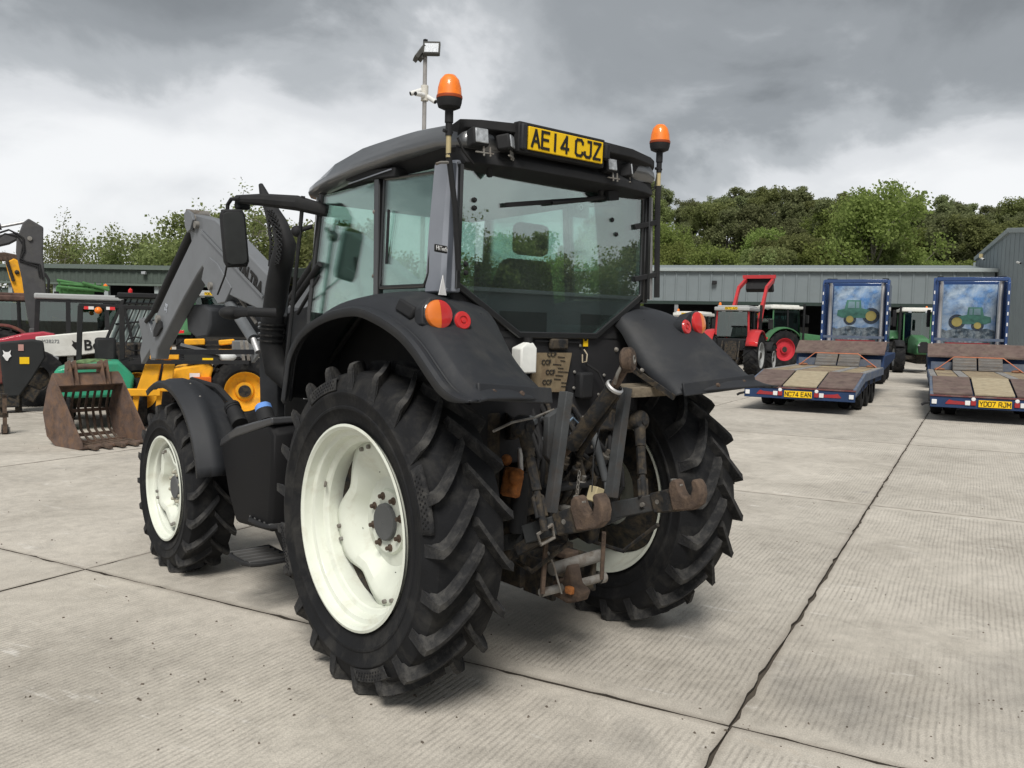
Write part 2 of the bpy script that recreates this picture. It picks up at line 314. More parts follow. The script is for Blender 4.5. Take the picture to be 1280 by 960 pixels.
# ---- yard slabs
def slab_material():
    m_ = bpy.data.materials.new('ribbed_concrete'); m_.use_nodes = True; t = m_.node_tree; p = t.nodes['Principled BSDF']
    g = t.nodes.new('ShaderNodeNewGeometry'); tcn = t.nodes.new('ShaderNodeTexCoord'); oi = t.nodes.new('ShaderNodeObjectInfo')
    w_ = g.outputs['Position']; ob = tcn.outputs['Object']
    so = t.nodes.new('ShaderNodeSeparateXYZ'); t.links.new(ob, so.inputs[0])
    x, y = so.outputs[0], so.outputs[1]
    wob = mth('MULTIPLY', noise(w_, 1.3, 2, .5, tree=t), .05, tree=t)
    s1 = mth('SINE', mth('MULTIPLY', mth('ADD', y, wob, tree=t), 2 * pi / .034, tree=t), tree=t)
    rib = mth('POWER', mth('ADD', mth('MULTIPLY', s1, .5, tree=t), .5, tree=t), 2.2, tree=t)
    # smooth trowelled margin along the joints, worn areas where the ribs fade
    ex = mth('SUBTRACT', 3.0, mth('ABSOLUTE', x, tree=t), tree=t); ey = mth('SUBTRACT', 2.36, mth('ABSOLUTE', y, tree=t), tree=t)
    ed = mth('MINIMUM', mth('MULTIPLY', mth('SUBTRACT', ex, .13, tree=t), 20, tree=t), mth('MULTIPLY', mth('SUBTRACT', ey, .03, tree=t), 30, tree=t), tree=t, clamp=True)
    ed = mth('MAXIMUM', ed, 0, tree=t, clamp=True)
    wear = ramp(noise(w_, .55, 5, .62, .6, tree=t), [(.38, (.06,) * 3), (.56, (1,) * 3)], tree=t, interp='LINEAR')
    fine = noise(w_, 95, 3, .6, tree=t)
    ribm = mth('MULTIPLY', mth('MULTIPLY', rib, ed, tree=t), wear, tree=t)
    brk = ramp(noise(w_, 16, 4, .65, tree=t), [(.36, (.15,) * 3), (.56, (1,) * 3)], tree=t, interp='LINEAR')
    ribm = mth('MULTIPLY', ribm, brk, tree=t)
    c = ramp(noise(w_, .8, 9, .68, .5, tree=t, loc=(2, 6, 0)), [(.30, (.35, .322, .278)), (.48, (.455, .422, .368)), (.75, (.55, .512, .450))], tree=t, interp='LINEAR')
    def mixc(a, b, f, mode='MIX'):
        n_ = t.nodes.new('ShaderNodeMix'); n_.data_type = 'RGBA'; n_.blend_type = mode
        if isinstance(f, (int, float)): n_.inputs[0].default_value = f
        else: t.links.new(f, n_.inputs[0])
        for i, q in ((6, a), (7, b)):
            if isinstance(q, tuple): n_.inputs[i].default_value = (*q, 1)
            else: t.links.new(q, n_.inputs[i])
        return n_.outputs[2]
    # pale scuffs stretched across the ribs
    mp = t.nodes.new('ShaderNodeMapping'); mp.inputs['Scale'].default_value = (6, 1.3, 1); mp.inputs['Rotation'].default_value = (0, 0, R_(12)); t.links.new(ob, mp.inputs[0])
    sc = ramp(noise(mp.outputs[0], 1.6, 8, .72, .3, tree=t), [(.60, (0,) * 3), (.74, (1,) * 3)], tree=t, interp='LINEAR')
    c = mixc(c, (.72, .70, .66), mth('MULTIPLY', sc, .7, tree=t))
    st = ramp(noise(w_, .33, 5, .6, .8, tree=t, loc=(8, 2, 1)), [(.60, (0,) * 3), (.76, (1,) * 3)], tree=t, interp='LINEAR')
    c = mixc(c, (.21, .20, .185), mth('MULTIPLY', st, .7, tree=t))
    oil = ramp(noise(w_, 2.2, 4, .6, .3, tree=t, loc=(1, 9, 4)), [(.70, (0,) * 3), (.78, (1,) * 3)], tree=t, interp='LINEAR')
    c = mixc(c, (.17, .17, .18), mth('MULTIPLY', oil, .5, tree=t))
    spk = ramp(noise(w_, 30, 3, .7, tree=t, loc=(5, 5, 5)), [(.66, (0,) * 3), (.74, (1,) * 3)], tree=t, interp='LINEAR')
    c = mixc(c, (.16, .14, .12), mth('MULTIPLY', spk, .6, tree=t))
    g1 = ramp(noise(w_, 130, 3, .7, tree=t, loc=(6, 1, 2)), [(.34, (.80,) * 3), (.5, (1,) * 3), (.66, (1.16,) * 3)], tree=t, interp='LINEAR'); c = mixc(c, g1, 1.0, 'MULTIPLY')
    g2 = ramp(noise(w_, 7, 6, .7, .4, tree=t, loc=(2, 8, 3)), [(.34, (.86,) * 3), (.5, (1,) * 3), (.68, (1.10,) * 3)], tree=t, interp='LINEAR'); c = mixc(c, g2, 1.0, 'MULTIPLY')
    ru = ramp(noise(w_, .9, 5, .6, 1.2, tree=t, loc=(3, 0, 9)), [(.68, (0,) * 3), (.78, (1,) * 3)], tree=t, interp='LINEAR')
    c = mixc(c, (.42, .30, .19), mth('MULTIPLY', ru, .5, tree=t))
    # the grooves are coloured darker
    c = mixc(c, (.13, .12, .105), mth('MULTIPLY', ribm, .34, tree=t))
    eg = mth('MULTIPLY', mth('SUBTRACT', .05, mth('MINIMUM', ex, ey, tree=t), tree=t), 16, tree=t, clamp=True)
    c = mixc(c, (.15, .125, .10), mth('MULTIPLY', mth('MAXIMUM', eg, 0, tree=t), .6, tree=t))
    c = mixc(c, (.045, .038, .030), mth('LESS_THAN', so.outputs[2], -.0015, tree=t))
    hs = t.nodes.new('ShaderNodeHueSaturation'); t.links.new(mth('ADD', mth('MULTIPLY', oi.outputs['Random'], .14, tree=t), .93, tree=t), hs.inputs['Value']); t.links.new(c, hs.inputs['Color'])
    t.links.new(hs.outputs[0], p.inputs['Base Color']); p.inputs['Roughness'].default_value = .85; p.inputs['Specular IOR Level'].default_value = .3
    h = mth('ADD', mth('MULTIPLY', ribm, -.0035, tree=t), mth('MULTIPLY', fine, .0035, tree=t), tree=t)
    b = t.nodes.new('ShaderNodeBump'); b.inputs['Distance'].default_value = 1; b.inputs['Strength'].default_value = .8
    t.links.new(h, b.inputs['Height']); t.links.new(b.outputs[0], p.inputs['Normal'])
    return m_
slabm = slab_material()
soil = mat('joint_dirt', (.07, .058, .045), .95, var=.3, bump=.4, bs=30)
gr = MB().add([(-400, -400, -.016), (900, -400, -.016), (900, 900, -.016), (-400, 900, -.016)], [(0, 1, 2, 3)]).build('ground', soil); tag(gr, kind='structure')
yard = tag(thing('concrete_yard', None, None), kind='structure')
def slab_mesh(k, L=6.0, W=4.72):
    rr = random.Random(k); g = .0055; n = 60; mb = MB()
    pts = []
    cs = [(-L / 2 + g, -W / 2 + g), (L / 2 - g, -W / 2 + g), (L / 2 - g, W / 2 - g), (-L / 2 + g, W / 2 - g)]
    for i in range(4):
        a, b = cs[i], cs[(i + 1) % 4]; off = 0
        for j in range(n):
            f = j / n; off = off * .7 + rr.uniform(-.004, .004); nrm = (-(b[1] - a[1]), b[0] - a[0]); ln = sqrt(nrm[0]**2 + nrm[1]**2)
            chip = (.013 if rr.random() < .08 else 0); o_ = off + chip + .002
            if j == 0: o_ = .004
            pts.append((a[0] + (b[0] - a[0]) * f + nrm[0] / ln * o_, a[1] + (b[1] - a[1]) * f + nrm[1] / ln * o_))
    q = len(pts); mb.add([(x, y, 0) for x, y in pts] + [(x * 1.0008, y * 1.0008, -.012) for x, y in pts] + [(x * 1.0008, y * 1.0008, -.05) for x, y in pts],
        [tuple(range(q))] + [(i, i + q, (i + 1) % q + q, (i + 1) % q) for i in range(q)] + [(i + q, i + 2 * q, (i + 1) % q + 2 * q, (i + 1) % q + q) for i in range(q)])
    return mb
protos = [slab_mesh(k).build('concrete_slab', slabm, yard, flat=True) for k in range(4)]
first = set(); rzs = atan2(E1.y, E1.x)
for i in range(-2, 12):
    for j in range(-2, 10):
        c = J0 + E1 * (6.0 * i + 3.0) + E2 * (4.72 * j - 2.36 + 4.72)
        d = (c - CAM).dot(CF)
        if d < -3 or d > 62: continue
        k = rnd.randrange(4); o = protos[k]
        if k in first:
            o = o.copy(); COL.objects.link(o)
        first.add(k); o.location = (c.x, c.y, rnd.uniform(-.002, .001)); o.rotation_euler = (0, 0, rzs + (pi if rnd.random() < .5 else 0))

# ---- far right shed: grey profiled cladding on a long open-fronted building
clad = mat('grey_cladding', (.185, .215, .226), .5, .1, var=.05, vs=.6, dirt=(.15, .17, .17), da=.2, ds=.5)
trimm = mat('pale_grey_trim', (.34, .38, .38), .5, .1, var=.05)
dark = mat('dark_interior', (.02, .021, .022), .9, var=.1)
greenc = mat('green_grey_cladding', (.075, .095, .082), .6, var=.08)
greenl = mat('green_grey_flashing', (.12, .15, .13), .55, var=.08)
A = spot(770, 66); B = spot(1237, 58.5); ax_ = (B - A); LS = ax_.length; ex = ax_.normalized(); ey = V((-ex.y, ex.x, 0))
t = thing('long_shed', 'long low shed with ribbed blue-grey cladding standing below the wooded hill', 'shed', A, atan2(ex.y, ex.x))
EH, CB = 6.45, 4.15
n_ = int(LS / .85)
for k in range(n_):
    x0 = LS * k / n_; x1 = LS * (k + 1) / n_
    pr_ = [(x0, 0), (x0 + .06, -.06), (x0 + .14, -.06), (x0 + .2, 0), (x1, 0), (x1, .05), (x0, .05)]
    MB().prism(pr_, 'z', CB, EH).build('cladding_panel', clad, t, flat=True)
MB().box((LS / 2, -.12, EH + .05), (LS + .3, .28, .26)).build('gutter', trimm, t, bevel=.03)
MB().box((LS / 2, .02, CB - .12), (LS, .12, .24)).build('lintel', mat('dark_green_lintel', (.03, .045, .04), .6), t)
MB().prism([(0, EH + .1), (8, EH + 1.0), (16, EH + .1), (16, EH), (0, EH)], 'x', 0, LS).build('roof', clad, t, flat=True)
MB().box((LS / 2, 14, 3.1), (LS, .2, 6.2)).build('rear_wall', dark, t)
for k in range(7): MB().box((LS * (k + .02) / 6.02 + .1, .15, 2.0), (.28, .28, 4.1)).build('post', greyp, t)
for k, q in enumerate((.28, .66)): MB().box((LS * q, -.2, EH - .9), (.35, .25, .25)).build('floodlight', black, t, bevel=.02)
MB().box((LS * .3, 6, 1.2), (LS * .5, .4, 2.4)).build('partition', mat('block_wall', (.14, .14, .13), .9), t)
# ---- corner building on the right
C0 = spot(1252, 56); 
t = thing('gable_warehouse', 'tall grey clad warehouse with sloping roof edge at the right of the yard', 'building')
def wallpanels(P, Q, z0, hP, hQ, n, parent, m_, th=.08, rib=.05):
    P, Q = V(P), V(Q); d = (Q - P) / n; nn = V((d.y, -d.x, 0)).normalized()
    for k in range(n):
        a = P + d * k; b = P + d * (k + 1); ha = hP + (hQ - hP) * k / n; hb = hP + (hQ - hP) * (k + 1) / n; c = a + d * .22
        hc = ha + (hb - ha) * .22; mb = MB()
        ring = lambda z1, z2, z3, o: None
        lo = [a + nn * rib, c + nn * rib, c, b, b - nn * th, a - nn * th]; hs_ = [ha, hc, hc, hb, hb, ha]
        vs = [(p.x, p.y, z0) for p in lo] + [(p.x, p.y, h) for p, h in zip(lo, hs_)]
        mb.add(vs, [(0, 1, 2, 3, 4, 5), (11, 10, 9, 8, 7, 6)] + [(i, (i + 1) % 6, (i + 1) % 6 + 6, i + 6) for i in range(6)])
        mb.build('cladding_panel', m_, parent, flat=True)
G0 = spot(1213, 66); G1_ = spot(1252.5, 56); G2_ = spot(1330, 47)
hz_ = lambda u, v, d: pz(u, v, d).z
hL = hz_(1211, 326, 66); hC = hz_(1252.5, 291, 56); hR = hz_(1330, 287, 47)
clad2 = mat('light_grey_cladding', (.27, .31, .325), .5, .1, var=.05, vs=.6)
wallpanels(G0, G1_, 0, hL, hC, 9, t, clad2, rib=.025); wallpanels(G1_, G2_, 0, hC, hR * .98, 12, t, clad2, rib=.025)
MB().bar((G0.x, G0.y, hL + .1), (G1_.x, G1_.y, hC + .1), .35, .3).build('verge_trim', trimm, t, bevel=.02)
MB().bar((G1_.x, G1_.y, hC + .1), (G2_.x, G2_.y, hR * .98 + .1), .35, .3).build('eaves_trim', trimm, t, bevel=.02)
back = G1_ + (G1_ - G2_).normalized() * 0
far1 = G0 + (G2_ - G1_); 
MB().add([(G0.x, G0.y, hL), (G1_.x, G1_.y, hC), (G2_.x, G2_.y, hR * .98), (far1.x + 12, far1.y + 6, hL + 1)], [(0, 1, 2, 3)]).build('roof', clad, t, solid=.1, flat=True)
wq = G0.lerp(G1_, .62); nn = V(((G1_ - G0).y, -(G1_ - G0).x, 0)).normalized(); dd = (G1_ - G0).normalized()
zt = hz_(1240, 338, 59)
fr = MB().bar((wq - dd * .9 + nn * .1 + V((0, 0, zt - 1.1))), (wq + dd * .9 + nn * .1 + V((0, 0, zt - 1.1))), .12, 2.2).build('window', mat('dark_window', (.03, .04, .045), .2), t)
d2 = (G2_ - G1_).normalized(); n2_ = V((d2.y, -d2.x, 0))
dp = G1_ + d2 * 5.2 + n2_ * .12
MB().bar(dp + V((0, 0, 1.2)), dp + d2 * 1.2 + V((0, 0, 1.2)), .12, 2.4).build('door', mat('black_door', (.015, .016, .017), .5), t)
def cam_unit(name, base, dirv, parent=None, s_=1.0):
    b = V(base); d = V(dirv).normalized()
    r = MB().tube(b, b + d * .35 * s_, .07 * s_).build('camera_body', mat('white_camera_shell', (.7, .7, .68), .4), parent)
    MB().tube(b + d * .35 * s_, b + d * .37 * s_, .055 * s_).build('lens', inkm, r); return r
c1 = G0.lerp(G1_, .42) + nn * .5 + V((0, 0, hz_(1236, 322, 61))); cam_unit('camera', c1, (-.4, -.6, -.3), t)
MB().bar(c1 + V((0, 0, .3)), c1 + V((0, 0, 0)), .2, .2).build('sounder', gbeige, t)
MB().tube(c1 - V((0, 0, .8)) - nn * .4, c1 - V((0, 0, .8)) + dd * .4, .09).build('camera_body', trimm, t)
c2 = G1_ + d2 * 2.2 + n2_ * .25 + V((0, 0, hz_(1275, 327, 53))); cam_unit('camera', c2, (-.5, -.6, -.2), t)
dnp = spot(1211, 64.5); MB().tube((dnp.x, dnp.y, 0), (dnp.x, dnp.y, hL - .3), .09).build('downpipe', trimm, t)

# ---- far left shed, dark green-grey, open bays
A = spot(-60, 62); B = spot(330, 60); ax_ = (B - A); LS = ax_.length; ex = ax_.normalized()
t = thing('open_fronted_barn', 'dark green-grey barn with open black bays behind the machines on the left', 'barn', A, atan2(ex.y, ex.x))
EH = hz_(110, 336, 61); CB = hz_(110, 353, 61)
n_ = int(LS / .55)
for k in range(n_):
    x0 = LS * k / n_; x1 = LS * (k + 1) / n_
    MB().prism([(x0, 0), (x0 + .08, -.05), (x0 + .2, -.05), (x0 + .28, 0), (x1, 0), (x1, .05), (x0, .05)], 'z', CB, EH).build('cladding_panel', greenc, t, flat=True)
MB().box((LS / 2, -.1, EH + .06), (LS + .3, .3, .16)).build('eaves_trim', greenl, t)
MB().box((LS / 2, .0, CB - .1), (LS, .2, .16)).build('lintel', greenl, t)
MB().prism([(0, EH + .1), (9, EH + .9), (18, EH + .1), (18, EH), (0, EH)], 'x', 0, LS).build('roof', greenc, t, flat=True)
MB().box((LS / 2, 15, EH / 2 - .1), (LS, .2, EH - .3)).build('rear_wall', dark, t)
for q in (-.005, .19, .335, .50, .66, .83, .995): MB().box((LS * q, .3, CB / 2 - .1), (.3, .3, CB - .15)).build('post', trimm, t)
for k in range(4):
    MB().box((LS * (.03 + .05 * k), .35, CB * .45), (LS * .047, .08, CB * .88)).build('door_panel', greenl, t, flat=True)
for q in (.28, .63): MB().box((LS * q, -.25, EH - .25), (.3, .25, .2)).build('floodlight', lampG, t, bevel=.02)

# ---- the wooded hill
def hillz(x, y):
    p = V((x, y, 0)) - V((CAM.x, CAM.y, 0)); d = p.dot(V((CF.x, CF.y, 0)).normalized()); s_ = p.dot(V((CR.x, CR.y, 0)).normalized())
    a = s_ / max(d, 1); k = min(1, max(0, (a - .02) / .12)); r_ = min(1, max(0, (d - 78) / 75)); r_ = r_ * r_ * (3 - 2 * r_)
    return -.5 + 16.5 * r_ * k + .6 * sin(x * .07) * r_
grass = mat('rough_grass', (.055, .085, .025), .9, var=.3, vs=.3, bump=.5, bs=3)
mb = MB(); nx, ny = 50, 40; vs = []; fs = []
for i in range(nx):
    for j in range(ny):
        s_ = -150 + 400 * i / (nx - 1); d = 74 + 330 * (j / (ny - 1)) ** 1.5
        p = V((CAM.x, CAM.y, 0)) + V((CF.x, CF.y, 0)).normalized() * d + V((CR.x, CR.y, 0)).normalized() * s_; vs.append((p.x, p.y, hillz(p.x, p.y)))
for i in range(nx - 1):
    for j in range(ny - 1): fs.append((i * ny + j, (i + 1) * ny + j, (i + 1) * ny + j + 1, i * ny + j + 1))
tag(mb.add(vs, fs).build('hillside', grass), kind='structure')
def leafmat(name, c1, c2):
    m_ = bpy.data.materials.new(name); m_.use_nodes = True; t = m_.node_tree; t.nodes.clear()
    o_ = t.nodes.new('ShaderNodeOutputMaterial'); g = t.nodes.new('ShaderNodeNewGeometry'); oi = t.nodes.new('ShaderNodeObjectInfo'); tcn = t.nodes.new('ShaderNodeTexCoord')
    f = mth('ADD', mth('MULTIPLY', g.outputs['Random Per Island'], .55, tree=t), mth('MULTIPLY', noise(tcn.outputs['Object'], .5, 3, tree=t), .45, tree=t), tree=t)
    c = ramp(f, [(.15, c1), (.85, c2)], tree=t, interp='LINEAR')
    hs = t.nodes.new('ShaderNodeHueSaturation'); t.links.new(c, hs.inputs['Color'])
    t.links.new(mth('ADD', mth('MULTIPLY', oi.outputs['Random'], .55, tree=t), .72, tree=t), hs.inputs['Value'])
    t.links.new(mth('ADD', mth('MULTIPLY', oi.outputs['Random'], .03, tree=t), .485, tree=t), hs.inputs['Hue'])
    d = t.nodes.new('ShaderNodeBsdfDiffuse'); tl = t.nodes.new('ShaderNodeBsdfTranslucent'); mx_ = t.nodes.new('ShaderNodeMixShader'); mx_.inputs[0].default_value = .55
    for q in (d, tl): t.links.new(hs.outputs[0], q.inputs[0])
    t.links.new(d.outputs[0], mx_.inputs[1]); t.links.new(tl.outputs[0], mx_.inputs[2]); t.links.new(mx_.outputs[0], o_.inputs[0]); return m_
leafs = [leafmat('oak_leaves', (.16, .19, .07), (.33, .37, .16)), leafmat('dark_leaves', (.155, .18, .085), (.32, .35, .18)), leafmat('bright_leaves', (.17, .225, .06), (.34, .41, .14))]
barkm = mat('bark', (.20, .185, .155), .9, var=.3, bump=.5, bs=12)
def tree_proto(k, H, Wd, n, lm, sparse=0, leaf=.30, base=.25):
    rr = random.Random(100 + k); t = thing('broadleaf_tree', None, 'tree'); tr = MB()
    top = V((rr.uniform(-.4, .4), rr.uniform(-.4, .4), H * .8))
    tr.path([(0, 0, -.6), (.05, 0, H * .25), top * .6, top], [H * .022, H * .017, H * .011, H * .003], 7)
    blobs = []
    for i in range(16 + 4 * (k % 3)):
        a = rr.uniform(0, 2 * pi); h = rr.uniform(base, .95); e = sqrt(max(.05, 1 - ((h - .55) / .5) ** 2)); rad = Wd * e * rr.uniform(.35, .95)
        c = V((cos(a) * rad, sin(a) * rad, H * h)); st = V((0, 0, H * max(.12, h * .55)))
        tr.path([st, st.lerp(c, .5) + V((0, 0, H * .03)), c], [H * .009, H * .005, H * .002], 5)
        blobs.append((c, Wd * rr.uniform(.26, .42)))
        for z_ in range(4):
            c2 = c + V((rr.gauss(0, 1), rr.gauss(0, 1), rr.gauss(0, .7))) * Wd * .28; blobs.append((c2, Wd * rr.uniform(.14, .26)))
            tr.path([c, c2], [H * .0035, H * .0015], 4)
    blobs.append((V((0, 0, H * .85)), Wd * .4))
    tr.build('trunk', barkm, t); lf = MB(); tot = sum(r ** 2 for c, r in blobs)
    for c, r in blobs:
        for i in range(int(n * r * r / tot)):
            cl = lambda x: max(-1.15, min(1.15, x)); d = V((cl(rr.gauss(0, .52)), cl(rr.gauss(0, .52)), cl(rr.gauss(0, .58)))) * r
            p = c + d; s_ = leaf * rr.uniform(.5, 1.25); a = V((rr.gauss(0, 1), rr.gauss(0, 1), rr.gauss(0, 1))).normalized(); b = a.orthogonal().normalized() * s_; e = a.cross(b) * rr.uniform(.5, .9)
            lf.add([p - b, p + e, p + b, p - e], [(0, 1, 2, 3)])
    lf.build('crown', lm, t, flat=True); return t
PT = [tree_proto(0, 13, 4.0, 15000, leafs[0], leaf=.21), tree_proto(1, 14, 2.8, 13000, leafs[1], leaf=.20, base=.12), tree_proto(2, 12, 4.4, 17000, leafs[2], leaf=.21), tree_proto(3, 15, 2.3, 9000, leafs[1], 1, .19, .22), tree_proto(4, 9, 3.6, 13000, leafs[2], leaf=.18, base=.12),
      tree_proto(5, 11, 4.2, 6500, leafs[0], 1, .14, .35), tree_proto(6, 10, 4.2, 13000, leafs[0], leaf=.17, base=.15), tree_proto(7, 15.5, 5.6, 26000, leafs[2], leaf=.21, base=.18)]
used = set()
def sector(u):
    for lim, nm in ((800, 'hidden behind the tractor cab'), (850, 'just right of the beacon pole'), (905, 'left of the raised red loader'), (960, 'above the raised red loader'), (1020, 'between the red loader and the left lorry'), (1070, 'above the left lorry, left half'), (1115, 'above the left lorry, right half'), (1165, 'above the gap between the lorries'), (1210, 'above the right lorry'), (1255, 'beside the warehouse corner')):
        if u < lim: return nm
    return 'behind the warehouse roof'
def put_tree(k, u, d, sc, label, group, rz=None, z=None):
    p = spot(u, d); zz_ = hillz(p.x, p.y) if z is None else z; sv = (sc * rnd.uniform(.9, 1.15), sc * rnd.uniform(.9, 1.15), sc)
    if k in used: o = dup(PT[k], label=label)
    else: o = PT[k]; o['label'] = label; used.add(k)
    if group: o['group'] = group
    o.location = (p.x, p.y, zz_); o.rotation_euler = (0, 0, rnd.uniform(0, 6.28)); o.scale = sv
    return o
GW = 'trees of the wood on the hill'
LBL = ['mid green broadleaf tree standing in the wood on the hill', 'dark narrow tree standing in the wood on the hill', 'bright green round tree standing in the wood on the hill', 'thin-crowned tree with bare stems showing, in the wood on the hill', 'low bright green bush-like tree at the foot of the wood']
KIND = ['mid green tree ', 'dark narrow tree ', 'light green round tree ', 'thin bare-stemmed tree ', 'low bushy tree ']
ROW = ['at the hill foot, ', 'low on the hill, ', 'halfway up the hill, ', 'high on the hill, ', 'on the skyline, ']
for row, (d, nn_, ks) in enumerate([(88, 22, (4, 4, 2, 0)), (102, 26, (0, 2, 4, 4)), (116, 28, (1, 3, 0, 2)), (132, 32, (1, 3, 3, 0)), (150, 38, (3, 1, 3, 1, 3))]):
    for i in range(nn_):
        u = 690 + (1330 - 690) * (i + rnd.uniform(.1, .9)) / nn_; k = rnd.choice(ks)
        put_tree(k, u, d + rnd.uniform(-5, 5), rnd.uniform(.72, 1.08) * (.72, .78, .78, .76, .76)[row], KIND[k] + ROW[row] + sector(u), GW)
put_tree(7, 1085, 98, 1.0, 'broad light green tree standing tallest at the front of the hill wood', None)
GL = 'trees behind the open-fronted barn'
BT = {66: 'just right of the excavator arm, over the barn', 98: 'above the green sprayer, tallest of the thin ones there', 130: 'above the barn, over the dumper roll bar', 175: 'above the barn, left of the loader arm', 210: 'behind the lower half of the loader arm', 245: 'behind the knee of the loader arm', 275: 'behind the door mirror', 232: 'showing over the loader knee, farther back', 305: 'between the mirror and the exhaust', 335: 'behind the exhaust stack', 365: 'between the exhaust and the cab', 395: 'behind the front post of the cab', 425: 'seen through the cab door glass', 12: 'at the left edge behind the yellow digger arm', 465: 'seen through the door post', 505: 'seen through the side window', 550: 'hidden behind the corner post', 600: 'seen through the left of the rear window', 650: 'seen through the middle of the rear window', 152: 'low over the barn, between two taller ones'}
for u, d, k, s_ in [(66, 80, 5, .80), (98, 84, 5, .95), (130, 82, 5, .85), (175, 80, 6, .88), (210, 84, 6, 1.0), (245, 82, 6, 1.08), (275, 86, 0, .92), (232, 90, 5, 1.1), (305, 82, 5, 1.15), (335, 84, 5, 1.05), (365, 82, 6, 1.1), (395, 86, 6, 1.05), (425, 84, 0, .85), (12, 88, 6, .72), (465, 84, 6, .95), (505, 86, 6, .9), (550, 84, 6, .85), (600, 86, 6, .8), (650, 84, 6, .85), (152, 92, 6, .7)]:
    put_tree(k, u, d, s_, ('thin airy tree ' if k == 5 else 'full green tree ' if k == 6 else 'tall mid green tree ') + BT[u], GL, z=-.3)
for k_, o in enumerate(PT):
    if k_ not in used:
        for c in list(o.children): bpy.data.objects.remove(c)
        bpy.data.objects.remove(o)

# ---- floodlight pole with cameras
pb = spot(525, 26); 
t = thing('lighting_pole', 'tall thin galvanised pole with two floodlights and three white cameras, rising behind the tractor cab', 'light pole', (pb.x, pb.y, 0))
pt = pz(526.5, 62, 26); H = pt.z
galv = mat('galvanised_pole', (.36, .35, .34), .5, .4)
MB().tube((0, 0, 0), (0, 0, H), .075, .06).build('pole', galv, t)
zc = pz(525, 122, 26).z; zf = pz(530, 70, 26).z
rt = V((CR.x, CR.y, 0)).normalized(); fw = V((CF.x, CF.y, 0)).normalized()
def flood(c, yaw, tilt, parent):
    M = Matrix.Translation(V(c)) @ Matrix.Rotation(yaw, 4, 'Z') @ Matrix.Rotation(tilt, 4, 'X')
    M = M @ Matrix.Scale(1.25, 4); b = MB().box((0, 0, 0), (.40, .10, .36), M=M); b.box((0, .09, .02), (.32, .09, .26), M=M)
    b = b.build('floodlight', mat('floodlight_housing', (.07, .07, .065), .5), parent, bevel=.01)
    MB().box((0, -.055, -.02), (.33, .012, .26), M=M).build('lens', lampG, b)
    return b
yawc = atan2(-fw.x, fw.y)
flood(rt * .2 + V((0, 0, zf - .02)) - fw * .1, yawc, R_(-25), t)
flood(-rt * .17 + V((0, 0, zf - .12)) + fw * .05, yawc - R_(75), R_(-35), t)
MB().box((0, 0, zf + .2), (.1, .1, .15)).build('cap', black, t)
cam_unit('camera', V((0, 0, zc + .06)) - rt * .1, -rt * .8 - fw * .3 + V((0, 0, -.35)), t, 1)
cam_unit('camera', V((0, 0, zc - .1)) - rt * .02 - fw * .1, -rt * .5 - fw * .7 + V((0, 0, -.1)), t, 1)
cam_unit('camera', V((0, 0, zc - .12)) + rt * .08, rt * .7 - fw * .4 + V((0, 0, -.5)), t, 1)
MB().tube((0, 0, zc - .25), (0, 0, zc + .2), .11).build('bracket', mat('white_bracket', (.6, .58, .52), .5), t)
